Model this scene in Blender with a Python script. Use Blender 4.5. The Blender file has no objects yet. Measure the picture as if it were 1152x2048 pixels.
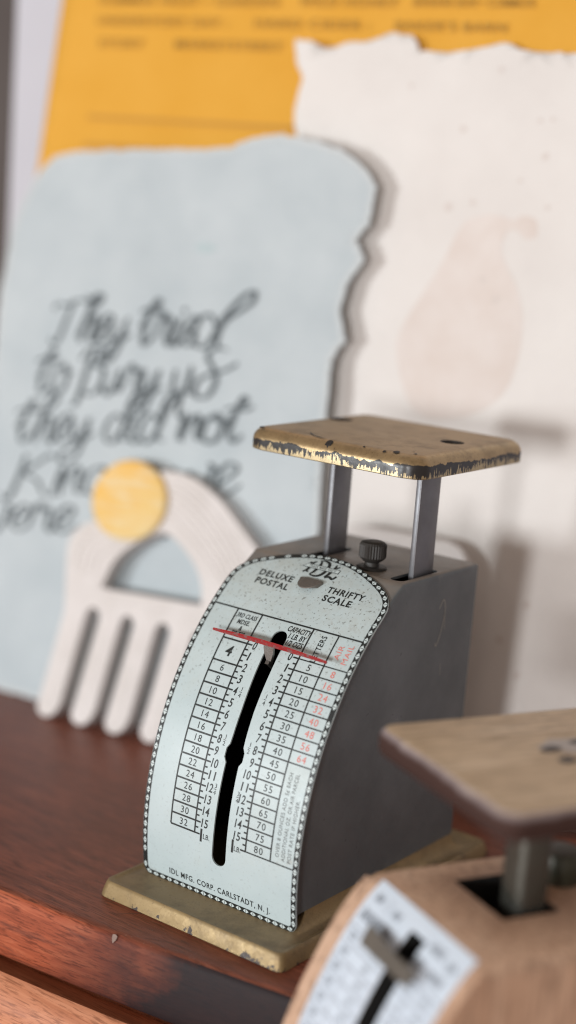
import bpy, bmesh, math, random
from mathutils import Vector, noise as mnoise

# ------------------------------------------------------------------ camera, world, lamps
S = 0.001                       # everything below is laid out in millimetres
scn = bpy.context.scene
col = scn.collection
CAM = (259.82, -333.73, 207.52)
cam_d = bpy.data.cameras.new('camera')
cam = bpy.data.objects.new('camera', cam_d); col.objects.link(cam)
cam.location = [c * S for c in CAM]
cam.rotation_euler = (math.radians(78.42), math.radians(-4.23), math.radians(37.17))
cam_d.sensor_fit = 'VERTICAL'; cam_d.sensor_height = 36.0
cam_d.lens = 3147.14 / 2048 * 36
cam_d.clip_start = 0.01; cam_d.clip_end = 20
cam_d.dof.use_dof = True
cam_d.dof.focus_distance = 0.452
cam_d.dof.aperture_fstop = 4.0
cam_d.dof.aperture_blades = 0
scn.camera = cam

w = bpy.data.worlds.new('World'); scn.world = w; w.use_nodes = True
w.node_tree.nodes['Background'].inputs[0].default_value = (0.86, 0.72, 0.63, 1)
w.node_tree.nodes['Background'].inputs[1].default_value = 0.50

def area(name, loc, target, size, power, colour):
    d = bpy.data.lights.new(name, 'AREA'); d.shape = 'RECTANGLE'
    d.size, d.size_y = size; d.energy = power; d.color = colour
    o = bpy.data.objects.new(name, d); col.objects.link(o)
    o.location = loc
    o.rotation_euler = (Vector(target) - Vector(loc)).to_track_quat('-Z', 'Y').to_euler()
    return o
area('left_window_light', (-0.70, -1.62, 0.17), (0, 0.08, 0.09), (0.17, 0.26), 18.2, (0.94, 0.98, 1.0))
area('right_window_light', (0.46, -1.70, 0.22), (0, 0.08, 0.09), (0.17, 0.26), 14.8, (0.99, 0.98, 0.98))

vs = scn.view_settings
vs.view_transform = 'Standard'; vs.look = 'None'; vs.exposure = 0.0; vs.gamma = 1.0
vs.use_curve_mapping = False
scn.render.engine = 'CYCLES'
scn.cycles.max_bounces = 8
scn.cycles.filter_width = 1.15

# ------------------------------------------------------------------ helpers
def link(o, parent=None):
    col.objects.link(o)
    if parent: o.parent = parent
    return o

def empty(name, loc=(0, 0, 0), rz=0.0, rx=0.0):
    o = bpy.data.objects.new(name, None); link(o)
    o.empty_display_size = 0.02
    o.location = [c * S for c in loc]; o.rotation_euler = (rx, 0, rz)
    return o

def tag(o, label=None, cat=None, group=None, kind=None):
    if label: o['label'] = label
    if cat: o['category'] = cat
    if group: o['group'] = group
    if kind: o['kind'] = kind
    return o

def finish(me, mat, smooth):
    if mat: me.materials.append(mat)
    if smooth is not None:
        me.shade_smooth()
        me.set_sharp_from_angle(angle=math.radians(smooth))

def obj(name, verts, faces, mat, parent=None, smooth=None):
    me = bpy.data.meshes.new(name)
    me.from_pydata([(v[0] * S, v[1] * S, v[2] * S) for v in verts], [], faces)
    me.update()
    finish(me, mat, smooth)
    return link(bpy.data.objects.new(name, me), parent)

def objbm(name, bm, mat, parent=None, smooth=None):
    """bm is in millimetres"""
    bmesh.ops.recalc_face_normals(bm, faces=bm.faces)
    bmesh.ops.scale(bm, vec=(S, S, S), verts=bm.verts)
    me = bpy.data.meshes.new(name); bm.to_mesh(me); bm.free()
    finish(me, mat, smooth)
    return link(bpy.data.objects.new(name, me), parent)

def bake(o):
    """apply the modifiers of o to its mesh"""
    bpy.context.view_layer.update()
    dg = bpy.context.evaluated_depsgraph_get()
    me = bpy.data.meshes.new_from_object(o.evaluated_get(dg))
    o.modifiers.clear(); o.data = me

def cut(o, cutters):
    for c in cutters:
        m = o.modifiers.new('cut', 'BOOLEAN'); m.operation = 'DIFFERENCE'; m.solver = 'EXACT'; m.object = c
    bake(o)
    for c in cutters: bpy.data.objects.remove(c)

def boxbm(x0, x1, y0, y1, z0, z1, bev=0.0, seg=2):
    bm = bmesh.new()
    v = [bm.verts.new((x, y, z)) for x in (x0, x1) for y in (y0, y1) for z in (z0, z1)]
    for f in ((0, 1, 3, 2), (4, 6, 7, 5), (0, 4, 5, 1), (2, 3, 7, 6), (0, 2, 6, 4), (1, 5, 7, 3)):
        bm.faces.new([v[i] for i in f])
    if bev:
        bmesh.ops.bevel(bm, geom=bm.edges[:], offset=bev, segments=seg, affect='EDGES', profile=.5)
    return bm

def box(name, x0, x1, y0, y1, z0, z1, mat, parent=None, bev=0.0, seg=2):
    return objbm(name, boxbm(x0, x1, y0, y1, z0, z1, bev, seg), mat, parent, 35)

def lathe(name, prof_, n, mat, parent, cx, cy, knurl=None, smooth=40):
    """prof_: list of (r, z)"""
    vs_, fs = [], []
    for k, (r, z) in enumerate(prof_):
        for i in range(n):
            a = 2 * math.pi * i / n
            rr = r
            if knurl and knurl[0] <= k <= knurl[1]: rr = r + (knurl[2] if i % 2 else -knurl[2])
            vs_.append((cx + rr * math.cos(a), cy + rr * math.sin(a), z))
    for k in range(len(prof_) - 1):
        for i in range(n):
            j = (i + 1) % n
            fs.append((k * n + i, k * n + j, (k + 1) * n + j, (k + 1) * n + i))
    fs.append(tuple(range(n - 1, -1, -1))); fs.append(tuple((len(prof_) - 1) * n + i for i in range(n)))
    return obj(name, vs_, fs, mat, parent, smooth)

def spline(pts, n=8, closed=False):
    """Catmull-Rom through 2-D points"""
    out = []; N = len(pts)
    def P(i):
        if closed: return pts[i % N]
        return pts[min(max(i, 0), N - 1)]
    for i in range(N if closed else N - 1):
        p0, p1, p2, p3 = P(i - 1), P(i), P(i + 1), P(i + 2)
        for k in range(n):
            t = k / n
            out.append(tuple(0.5 * ((2 * b) + (c - a) * t + (2 * a - 5 * b + 4 * c - d) * t * t + (3 * b - a - 3 * c + d) * t ** 3)
                             for a, b, c, d in zip(p0, p1, p2, p3)))
    if not closed: out.append(tuple(pts[-1]))
    return out

def resample(pts, step, closed=True):
    P = list(pts) + ([pts[0]] if closed else [])
    out = []
    for a, b in zip(P, P[1:]):
        L = math.dist(a, b); n = max(1, int(round(L / step)))
        for k in range(n): out.append((a[0] + (b[0] - a[0]) * k / n, a[1] + (b[1] - a[1]) * k / n))
    if not closed: out.append(P[-1])
    return out

def fill2d(loops, cell=None, cell2=None):
    """filled planar bmesh (x, z) from outer loop and hole loops, cut into strips"""
    bm = bmesh.new(); edges = []
    for lp in loops:
        v = [bm.verts.new((a, 0, b)) for a, b in lp]
        edges += [bm.edges.new((v[i], v[(i + 1) % len(v)])) for i in range(len(v))]
    bmesh.ops.triangle_fill(bm, use_beauty=True, use_dissolve=False, edges=edges)
    def slice_(axis, c):
        lo = min(v.co[axis] for v in bm.verts); hi = max(v.co[axis] for v in bm.verts)
        k = math.ceil(lo / c + 1e-4)
        while k * c < hi - 1e-4:
            no = [0, 0, 0]; no[axis] = 1; co = [0, 0, 0]; co[axis] = k * c
            bmesh.ops.bisect_plane(bm, geom=bm.verts[:] + bm.edges[:] + bm.faces[:], plane_co=co, plane_no=no, dist=1e-5)
            k += 1
    if cell: slice_(2, cell)
    if cell2: slice_(0, cell2)
    bmesh.ops.remove_doubles(bm, verts=bm.verts, dist=1e-4)
    return bm

def ribbon(pts, wd):
    """2-D strip along pts -> list of (left, right) pairs"""
    out = []; N = len(pts)
    for i, q in enumerate(pts):
        a = pts[max(i - 1, 0)]; b = pts[min(i + 1, N - 1)]
        dx, dy = b[0] - a[0], b[1] - a[1]; L = math.hypot(dx, dy) or 1
        ww = wd(i / (N - 1)) if callable(wd) else wd
        out.append(((q[0] - dy / L * ww / 2, q[1] + dx / L * ww / 2), (q[0] + dy / L * ww / 2, q[1] - dx / L * ww / 2)))
    return out

# ------------------------------------------------------------------ materials
class N:
    def __init__(s, name):
        s.m = bpy.data.materials.new(name); s.m.use_nodes = True
        s.t = s.m.node_tree; s.b = s.t.nodes['Principled BSDF']
    def n(s, kind, **kw):
        x = s.t.nodes.new(kind)
        for k, v in kw.items():
            if k in x.inputs.keys() if isinstance(k, str) else False: x.inputs[k].default_value = v
            else: setattr(x, k, v)
        return x
    def l(s, a, b): s.t.links.new(a, b)
    def coord(s, scale=(1, 1, 1), rot=(0, 0, 0), loc=(0, 0, 0)):
        tc = s.n('ShaderNodeTexCoord'); mp = s.n('ShaderNodeMapping')
        mp.inputs['Scale'].default_value = scale; mp.inputs['Rotation'].default_value = rot; mp.inputs['Location'].default_value = loc
        s.l(tc.outputs['Object'], mp.inputs['Vector']); return mp.outputs[0]
    def noise(s, vec, scale, detail=4, rough=.55, dist=0.0):
        x = s.n('ShaderNodeTexNoise'); x.inputs['Scale'].default_value = scale; x.inputs['Detail'].default_value = detail
        x.inputs['Roughness'].default_value = rough; x.inputs['Distortion'].default_value = dist
        s.l(vec, x.inputs['Vector']); return x.outputs['Fac']
    def ramp(s, fac, stops):
        r = s.n('ShaderNodeValToRGB'); e = r.color_ramp.elements
        while len(e) < len(stops): e.new(.5)
        for k, (p, c) in enumerate(stops):
            e[k].position = p; e[k].color = (*c, 1) if not isinstance(c, float) else (c, c, c, 1)
        s.l(fac, r.inputs[0]); return r.outputs[0]
    def mix(s, fac, a, b, mode='MIX'):
        x = s.n('ShaderNodeMix'); x.data_type = 'RGBA'; x.blend_type = mode
        for i, v in ((0, fac), (6, a), (7, b)):
            if hasattr(v, 'links'): s.l(v, x.inputs[i])
            elif i == 0: x.inputs[0].default_value = v
            else: x.inputs[i].default_value = (*v, 1)
        return x.outputs[2]
    def math(s, op, a, b=0.0, clamp=False):
        x = s.n('ShaderNodeMath'); x.operation = op; x.use_clamp = clamp
        for i, v in ((0, a), (1, b)):
            if hasattr(v, 'links'): s.l(v, x.inputs[i])
            else: x.inputs[i].default_value = v
        return x.outputs[0]
    def xyz(s, vec):
        x = s.n('ShaderNodeSeparateXYZ'); s.l(vec, x.inputs[0]); return x.outputs
    def color(s, c):
        if hasattr(c, 'links'): s.l(c, s.b.inputs['Base Color'])
        else: s.b.inputs['Base Color'].default_value = (*c, 1)
    def rough(s, r):
        if hasattr(r, 'links'): s.l(r, s.b.inputs['Roughness'])
        else: s.b.inputs['Roughness'].default_value = r
    def metal(s, v):
        if hasattr(v, 'links'): s.l(v, s.b.inputs['Metallic'])
        else: s.b.inputs['Metallic'].default_value = v
    def bump(s, h, strength=.3, dist=.0002):
        x = s.n('ShaderNodeBump'); x.inputs['Strength'].default_value = strength; x.inputs['Distance'].default_value = dist
        s.l(h, x.inputs['Height']); s.l(x.outputs[0], s.b.inputs['Normal'])

def plain(name, c, rough=.5, metal=0.0, spec=None):
    k = N(name); k.color(c); k.rough(rough); k.metal(metal)
    if spec is not None: k.b.inputs['Specular IOR Level'].default_value = spec
    return k.m

def m_plate():
    k = N('enamelled_plate'); v = k.coord()
    big = k.noise(v, 45, 4); fine = k.noise(v, 1150, 3, .6); mid = k.noise(v, 300, 5, .7)
    c = k.ramp(big, [(.3, (.42, .51, .525)), (.7, (.485, .575, .59))])
    # grime and weaker light painted into the upper, sloping half
    z = k.xyz(v)[2]
    zz = k.math('DIVIDE', k.math('SUBTRACT', z, .055), .045, True)
    grime_dim = k.math('MULTIPLY', zz, k.ramp(mid, [(.35, .1), (.75, 1.0)]))
    c = k.mix(k.math('MULTIPLY', grime_dim, .55), c, (.36, .36, .31))
    sp = k.ramp(fine, [(.60, 0.0), (.67, 1.0)])
    spm = k.math('MULTIPLY', sp, k.math('ADD', k.math('MULTIPLY', zz, .7), .16))
    c = k.mix(spm, c, (.10, .095, .08))
    rust = k.math('MULTIPLY', k.ramp(k.noise(v, 110, 6, .75), [(.62, 0.0), (.74, 1.0)]), .5)
    c = k.mix(rust, c, (.24, .18, .12))
    c = k.mix(k.ramp(k.noise(v, 26, 6, .7), [(.5, 0.0), (.72, .3)]), c, (.42, .43, .36))
    k.color(c); k.rough(k.ramp(mid, [(.3, .34), (.7, .5)])); k.bump(fine, .12, .00005)
    return k.m

def m_grey(name, c1, c2, dust=0.0, metal=0.0, rough=.42):
    k = N(name); v = k.coord()
    c = k.ramp(k.noise(v, 60, 5), [(.3, c1), (.7, c2)])
    fine = k.noise(v, 1300, 3, .6)
    c = k.mix(k.ramp(k.noise(v, 330, 4, .7), [(.66, 0.0), (.72, .7)]), c, tuple(x * .35 for x in c1))
    c = k.mix(k.ramp(k.noise(v, 18, 6, .75), [(.45, 0.0), (.68, .45)]), c, tuple(x * .6 for x in c1))
    c = k.mix(k.ramp(k.noise(k.coord((90, 14, 14), (.5, .2, .9)), 4, 4, .6), [(.68, 0.0), (.72, .22)]), c, (.26, .25, .23))
    c = k.mix(k.ramp(k.noise(v, 240, 5, .75), [(.72, 0.0), (.75, .35)]), c, (.32, .31, .28))
    if dust:
        nz = k.n('ShaderNodeNewGeometry'); up = k.xyz(nz.outputs['Normal'])[2]
        u = k.math('MULTIPLY', k.ramp(up, [(.6, 0.0), (.95, 1.0)]), k.ramp(k.noise(v, 120, 5, .7), [(.3, .45), (.7, 1.0)]))
        c = k.mix(k.math('MULTIPLY', u, dust), c, (.27, .205, .15))
    k.color(c); k.metal(metal); k.rough(k.ramp(k.noise(v, 38, 5, .7), [(.3, rough - .08), (.7, rough + .14)])); k.bump(fine, .22, .00006)
    return k.m

def m_gold(name, lip=None, wear_z=None, mt=.75, tint=(1, 1, 1), rg=0.0):
    """old gold lacquer; lip = (z of lip bottom, z of lip top) gets a band of bare black primer with runs"""
    k = N(name); v = k.coord()
    big = k.noise(v, 55, 5, .6); fine = k.noise(v, 1500, 3, .6); mid = k.noise(v, 420, 5, .72)
    c = k.ramp(big, [(.28, (.34, .238, .122)), (.72, (.46, .335, .185))])
    c = k.mix(1.0, c, tint, 'MULTIPLY')
    c = k.mix(k.ramp(fine, [(.56, 0.0), (.72, .4)]), c, (.13, .08, .035))
    nz = k.n('ShaderNodeNewGeometry'); up = k.xyz(nz.outputs['Normal'])[2]
    flat = k.ramp(up, [(.90, 0.0), (.99, 1.0)])
    dust = k.math('MULTIPLY', flat, k.ramp(mid, [(.3, .35), (.7, .75)]))
    c = k.mix(dust, c, tuple(a * b for a, b in zip((.38, .295, .205), tint)))
    c = k.mix(k.ramp(k.noise(v, 900, 5, .75), [(.60, 0.0), (.70, .55)]), c, (.06, .042, .028))
    c = k.mix(k.ramp(k.noise(v, 95, 6, .7), [(.48, 0.0), (.70, .62)]), c, (.13, .095, .055))
    c = k.mix(k.ramp(mid, [(.70, 0.0), (.735, .9)]), c, (.030, .024, .018))
    bare = None
    if lip:
        z0, z1 = lip
        z = k.xyz(v)[2]
        t = k.math('DIVIDE', k.math('SUBTRACT', z, z0 * S), (z1 - z0) * S)      # 0 bottom .. 1 top
        jag = k.noise(k.coord((1, 1, .12)), 1500, 3, .6)
        jag2 = k.noise(v, 260, 4, .65)
        low = k.math('SUBTRACT', k.noise(v, 48, 3, .5), .5)
        top = k.math('ADD', k.math('ADD', .50, k.math('MULTIPLY', low, .5)), k.math('MULTIPLY', k.math('SUBTRACT', jag2, .5), .6))
        bot = k.math('ADD', k.math('SUBTRACT', .17, k.math('MULTIPLY', low, .6)), k.math('ADD', k.math('MULTIPLY', k.math('SUBTRACT', jag, .5), 1.6), k.math('MULTIPLY', k.math('SUBTRACT', jag2, .5), .7)))
        inb = k.math('MULTIPLY', k.math('LESS_THAN', t, top), k.math('GREATER_THAN', t, bot))
        cream = k.math('LESS_THAN', t, bot)
        side = k.ramp(up, [(.30, 1.0), (.45, 0.0)])
        inb = k.math('MULTIPLY', inb, side)
        c = k.mix(k.math('MULTIPLY', k.math('MULTIPLY', cream, side), .75), c, (.44, .36, .22))
        c = k.mix(inb, c, (.016, .014, .014)); bare = inb
    if wear_z:
        z = k.xyz(v)[2]
        e = k.math('ADD', wear_z * S, k.math('MULTIPLY', k.math('SUBTRACT', k.noise(v, 130, 6, .7), .56), .030))
        bare = k.math('LESS_THAN', z, e)
        c = k.mix(bare, c, (.040, .026, .020))
    k.color(c); k.rough(k.mix(flat, k.ramp(mid, [(.3, .26 + rg), (.75, .46 + rg)]), (.55, .55, .55)))
    if bare is not None: k.metal(k.math('MULTIPLY', k.math('SUBTRACT', 1.0, bare), mt))
    else: k.metal(mt)
    k.bump(k.math('ADD', fine, mid), .25, .00008)
    return k.m

def m_wood(name, c1, c2, c3, scale=1.0, rot=0.0, rough=.4, streak=(3, 46, 46), bump=.25, burn=None, worn=None, spec=.35, dustf=0.0):
    k = N(name); v = k.coord(tuple(s_ * scale for s_ in streak), (0, 0, rot)); vo = k.coord((1, 1, 1), (0, 0, rot))
    g = k.noise(v, 6, 7, .65, 1.2); g2 = k.noise(k.coord(tuple(s_ * scale * 5 for s_ in streak), (0, 0, rot)), 7, 4, .6)
    patch = k.noise(vo, 14 * scale, 4, .6)
    c = k.ramp(g, [(.30, c1), (.52, c2), (.75, c3)])
    c = k.mix(k.ramp(g2, [(.50, 0.0), (.64, .75)]), c, tuple(x * .45 for x in c1))
    c = k.mix(k.ramp(patch, [(.42, 0.0), (.70, .6)]), c, c1)
    if worn:
        c = k.mix(k.ramp(k.noise(k.coord((6, 40, 40), (0, 0, rot)), 5, 6, .7), [(.56, 0.0), (.70, .8)]), c, worn)
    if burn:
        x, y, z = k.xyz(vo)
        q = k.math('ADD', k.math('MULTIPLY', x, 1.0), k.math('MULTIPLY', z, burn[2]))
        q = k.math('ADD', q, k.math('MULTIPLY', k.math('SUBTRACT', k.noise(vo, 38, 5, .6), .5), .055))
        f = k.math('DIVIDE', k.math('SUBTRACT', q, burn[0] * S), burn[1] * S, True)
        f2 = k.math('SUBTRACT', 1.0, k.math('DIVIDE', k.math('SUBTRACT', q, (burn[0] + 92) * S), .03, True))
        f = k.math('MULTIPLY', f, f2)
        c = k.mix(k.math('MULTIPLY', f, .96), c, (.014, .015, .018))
    c = k.mix(k.ramp(k.noise(k.coord((1, 1, 1)), 900, 3, .7), [(.64, 0.0), (.70, dustf)]), c, (.34, .27, .22))
    k.b.inputs['Specular IOR Level'].default_value = spec
    k.color(c); k.rough(rough); k.bump(k.math('ADD', g2, k.math('MULTIPLY', g, .6)), bump, .0002)
    return k.m

def m_paper(name, c1, c2, spot=None, scale=1.0, rel=.35):
    k = N(name); v = k.coord()
    c = k.ramp(k.noise(v, 28 * scale, 5, .6), [(.3, c1), (.7, c2)])
    fib = k.noise(k.coord((1, 1, 3), (.4, .3, .8)), 420, 4, .7)
    c = k.mix(k.ramp(k.noise(v, 95, 3, .6), [(.68, 0.0), (.76, .5)]), c, spot or tuple(x * .75 for x in c1))
    k.color(c); k.rough(.85); k.b.inputs['Specular IOR Level'].default_value = .2
    k.bump(k.math('ADD', fib, k.noise(v, 140, 4)), rel, .0005)
    return k.m

M = {}
M['plate'] = m_plate()
_k = N('black_print'); _v = _k.coord()
_k.color(_k.mix(_k.ramp(_k.noise(_v, 520, 5, .75), [(.60, 0.0), (.70, .6)]), (.010, .013, .013), (.20, .24, .24))); _k.rough(.45); M['ink'] = _k.m
M['ink_soft'] = plain('worn_grey_print', (.12, .13, .13), .5)
M['red_ink'] = plain('faded_red_print', (.62, .17, .14), .5)
M['cream_print'] = plain('pale_print', (.52, .60, .60), .45)
M['body'] = m_grey('grey_hammered_paint', (.084, .096, .102), (.118, .131, .137), dust=.75)
M['post'] = m_grey('dull_steel', (.13, .13, .14), (.20, .20, .21), metal=.55, rough=.36)
M['dark'] = plain('interior_shade_black', (.012, .012, .012), .7)
M['knob'] = m_grey('black_knob_hole_shade', (.020, .018, .016), (.030, .027, .024), rough=.45)
M['tab'] = m_grey('worn_steel_tab', (.13, .115, .10), (.19, .175, .16), metal=.5, rough=.4)
M['gold_platform'] = m_gold('gold_lacquer_platform', lip=(130.27, 136.8))
M['gold_base'] = m_gold('gold_lacquer_base', wear_z=1.0, mt=.45, tint=(.72, .72, .64), rg=.14)
M['scratch'] = plain('bare_scratch', (.26, .25, .22), .5)

def m_pointer():
    k = N('red_pointer_paint'); v = k.coord()
    c = k.mix(k.ramp(k.noise(v, 700, 4, .7), [(.50, 0.0), (.62, .8)]), (.34, .020, .022), (.20, .13, .125))
    k.color(c); k.rough(.4); k.metal(.15); return k.m
M['pointer'] = m_pointer()
M['steel'] = m_grey('bright_worn_steel', (.13, .125, .115), (.24, .23, .215), metal=.9, rough=.28)

# ------------------------------------------------------------------ setting: plank, table, walls
PHI = math.radians(8.5); WX, WY = -170.0, 92.0          # the wall and the papers stand square to the board, the scale does not
def stand(o, y0, lean=0.0):
    o.location = ((WX - y0 * math.sin(PHI)) * S, (WY + y0 * math.cos(PHI)) * S, 0)
    o.rotation_euler = (-math.radians(lean), 0, PHI)
    return o
def back_y(x, d): return WY + math.tan(PHI) * (x - WX) + d / math.cos(PHI)
SL = math.atan(.13)
plank_mat_top = m_wood('dark_red_brown_wood', (.115, .036, .020), (.245, .073, .040), (.35, .115, .064), rot=-SL, rough=.38, bump=.4, spec=.3, dustf=.35, streak=(4, 60, 60))
plank_mat_edge = m_wood('worn_red_wood_edge', (.21, .047, .021), (.36, .092, .043), (.50, .165, .082), rot=-SL, rough=.6, bump=.4, spec=.18,
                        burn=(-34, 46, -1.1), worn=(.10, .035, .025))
table_mat = m_wood('orange_brown_wood', (.38, .14, .07), (.56, .24, .13), (.66, .32, .19), rot=-SL, rough=.5, worn=(.32, .13, .08), spec=.25)

def front_y(x): return -26.6 + .115 * x + .00035 * x * x * (1 if x > -60 else 0) - (0.0 if x > -60 else -1.26)

X0, X1 = -420, 57
xs = [X0 + (X1 - X0) * i / 60 for i in range(61)]
# profile of the rounded edge: (outward offset, z)
ed = [(-2.6, 0), (-1.6, -.12), (-.7, -.5), (-.1, -1.1), (.25, -1.9), (.6, -3.2), (1.2, -6), (1.7, -10), (1.9, -14), (1.7, -17), (1.1, -19.2), (.2, -20.2), (-1.0, -20.6)]
vv, ff, mi = [], [], []
for x in xs:
    fy = front_y(max(min(x, 150), -200)) + .12 * mnoise.noise((x * .05, 0, 3))
    for o_, z in ed:
        vv.append((x, fy - o_ + .15 * mnoise.noise((x * .09, z * .2, 7)), z + .12 * mnoise.noise((x * .07, 1, 5))* (1 if z < -.1 else 0)))
    vv.append((x, back_y(x, 76.5), 0)); vv.append((x, back_y(x, 76.5), -20.6))
K = len(ed) + 2
for i in range(60):
    a, b = i * K, (i + 1) * K
    for j in range(len(ed) - 1):
        ff.append((a + j, b + j, b + j + 1, a + j + 1)); mi.append(1 if j >= 2 else 0)
    ff.append((a, a + K - 2, b + K - 2, b)); mi.append(0)
    ff.append((a + len(ed) - 1, b + len(ed) - 1, b + K - 1, a + K - 1)); mi.append(0)
    ff.append((a + K - 2, a + K - 1, b + K - 1, b + K - 2)); mi.append(0)
for e in (0, 60): ff.append(tuple(e * K + j for j in list(range(len(ed))) + [K - 1, K - 2])); mi.append(0)
pl = obj('shelf_board', vv, ff, plank_mat_top, None, 40)
pl.data.materials.append(plank_mat_edge)
for f, m_ in zip(pl.data.polygons, mi): f.material_index = m_
tag(pl, kind='structure')
# nick of pale filler on the board's edge
rnd = random.Random(4)
nick = [(-13.4 + 1.1 * (.4 + .9 * rnd.random()) * math.cos(a) , -.9 + 1.5 * (.4 + .9 * rnd.random()) * math.sin(a)) for a in [i * math.tau / 11 for i in range(11)]]
nv = [(a, front_y(a) - (.55 if b < -.9 else -.1) - .35, b if b < -.2 else -.1) for a, b in nick] + [(-13.4, front_y(-13.4) - .55, -.9)]
obj('paint_nick', nv, [(i, (i + 1) % 11, 11) for i in range(11)], plain('pale_filler', (.24, .17, .14), .7), pl, 60)
# fine scratches on the board's top
for (pts, wd) in (([(-22, -19.5), (-17, -14.0), (-11, -10.2), (-8, -9.5)], .35), ([(-6, -24.2), (0, -21.6), (7, -20.7)], .3), ([(-30, -16), (-27, -13)], .25), ([(2, -18.2), (5, -17.9)], .4)):
    rb = ribbon(spline(pts, 5), wd)
    v_ = [(a[0], a[1], .03) for pr in rb for a in pr]
    obj('scratch', v_, [(2 * i, 2 * i + 1, 2 * i + 3, 2 * i + 2) for i in range(len(rb) - 1)], plain('scratch_wood', (.13, .055, .035), .6), pl)

TZ = -38.0
mo = [(-9, -20.75), (-8.8, -27.0), (2.1, -27.0), (2.6, -23.6), (3.4, -23.3), (4.6, -24.0), (6.6, -26.2), (8.4, -29.4), (9.4, -33), (9.8, TZ)]
vv, ff = [], []
for x in xs:
    fy = front_y(max(min(x, 150), -200))
    for o_, z in mo: vv.append((x, fy - o_ + .2 * mnoise.noise((x * .06, z * .1, 2)), z))
    vv.append((x, back_y(x, 76), TZ)); vv.append((x, back_y(x, 76), -20.75))
K = len(mo) + 2
for i in range(60):
    a, b = i * K, (i + 1) * K
    for j in range(K): ff.append((a + j, b + j, b + (j + 1) % K, a + (j + 1) % K))
for e in (0, 60): ff.append(tuple(e * K + j for j in range(K)))
sb = obj('shelf_base', vv, ff, table_mat, None, 40)
tag(sb, kind='structure')
tb = box('table_top', -460, 420, -430, 300, TZ - 24, TZ - .02, table_mat, None, 1.2)
tag(tb, kind='structure')
wall_m = N('pale_wall_paint'); _v = wall_m.coord(); wall_m.color(wall_m.ramp(wall_m.noise(_v, 9, 4), [(.3, (.50, .50, .55)), (.7, (.56, .56, .61))])); wall_m.rough(.8)
wl = box('wall', -84, 520, 77, 97, TZ, 620, wall_m.m); stand(wl, 0); tag(wl, kind='structure')
wd_m = N('dark_wall_paint'); _v = wd_m.coord(); wd_m.color(wd_m.ramp(wd_m.noise(_v, 9, 4), [(.3, (.075, .060, .055)), (.7, (.10, .082, .075))])); wd_m.rough(.8)
wb = box('recess_wall', -520, -84.5, 130, 150, TZ, 620, wd_m.m); stand(wb, 0); tag(wb, kind='structure')

# ------------------------------------------------------------------ postal scale (main)
Rc, T0, ZB, HB, HT, DB = 89.54, -0.2, 4.95, 10.7, 99.0, 84.36
def prof(s):
    a = T0 + s / Rc
    return Rc * (math.cos(T0) - math.cos(a)), ZB + Rc * (math.sin(a) - math.sin(T0)), a
def surf(x, s, off=0.0):
    y, z, a = prof(s)
    return (x, y - off * math.cos(a), z + off * math.sin(a))

scale = empty('postal_scale')
tag(scale, 'vintage grey metal postal scale with pale blue printed dial and gold platform', 'postal scale')

# base: stamped sheet with a steep flange and a cove up to the body
def rrect(x0, x1, y0, y1, r, n=6):
    out = []
    for cx, cy, a0 in ((x1 - r, y0 + r, -90), (x1 - r, y1 - r, 0), (x0 + r, y1 - r, 90), (x0 + r, y0 + r, 180)):
        for i in range(n + 1):
            a = math.radians(a0 + 90 * i / n); out.append((cx + r * math.cos(a), cy + r * math.sin(a)))
    return out
def loft(name, rings, mat, parent, smooth=35, cap0=True, cap1=True):
    n = len(rings[0]); v_ = [p for r in rings for p in r]; f_ = []
    for k in range(len(rings) - 1):
        for i in range(n):
            j = (i + 1) % n
            f_.append((k * n + i, k * n + j, (k + 1) * n + j, (k + 1) * n + i))
    if cap0: f_.append(tuple(range(n - 1, -1, -1)))
    if cap1: f_.append(tuple((len(rings) - 1) * n + i for i in range(n)))
    return obj(name, v_, f_, mat, parent, smooth)
BX, BY0, BY1 = 34.13, -13.86, 99.0
def subdiv_ring(r): return resample(r, 3.0)
rings = []
base_steps = [(.3, 0.0), (0.0, .35), (.25, 1.8), (.8, 3.9), (1.1, 4.75), (1.35, 5.0), (1.8, 5.02), (2.2, 4.85), (2.7, 4.5), (3.3, 4.4)]
def ring_at(ins, z, inner=0.0):
    # inner 0..1 blends from the crease to the body's foot
    x = BX - ins + (27.0 - (BX - ins)) * inner
    y0 = BY0 + ins + (6.5 - (BY0 + ins)) * inner
    y1 = BY1 - ins + (DB - .6 - (BY1 - ins)) * inner
    return [(a, b, z) for a, b in rrect(-x, x, y0, y1, 2.2 * (1 - inner) + .5, 5)]
for ins, z in base_steps: rings.append(ring_at(ins, z))
for t in (.15, .3, .45, .6, .72, .82, .9, .96, 1.0): rings.append(ring_at(3.3, 4.4 + 6.1 * t ** 6 + .5 * t, t))
loft('base', rings, M['gold_base'], scale, 30)

# body: bent sheet, open at the front behind the dial plate
bm = bmesh.new()
svals = [5 + i * 4 for i in range(26)] + [108.0]
front = [surf(0, s, -.55)[1:] for s in svals]
front = [q for q in front if q[1] < HT - .05]
y_t = front[-1][0] + (HT - front[-1][1]) * 1.2
poly = front + [(y_t, HT), (DB, HT), (DB, HB - .6), (front[0][0] + .8, HB - .6)]
nF = len(front)
va = [bm.verts.new((-27.5, a, b)) for a, b in poly]; vb = [bm.verts.new((27.5, a, b)) for a, b in poly]
bm.faces.new(va); bm.faces.new(vb[::-1])
strips = []
for i in range(len(poly)):
    j = (i + 1) % len(poly); strips.append(bm.faces.new((va[j], va[i], vb[i], vb[j])))
be = [e for e in bm.edges if (e.verts[0] in va) == (e.verts[1] in va) and max(v.co.z for v in e.verts) > 12 and min(v.co.y for v in e.verts) > 30]
kill = [f for i, f in enumerate(strips) if i < nF - 5 or i == len(poly) - 2 or i == len(poly) - 1]
bmesh.ops.delete(bm, geom=kill, context='FACES')
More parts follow.
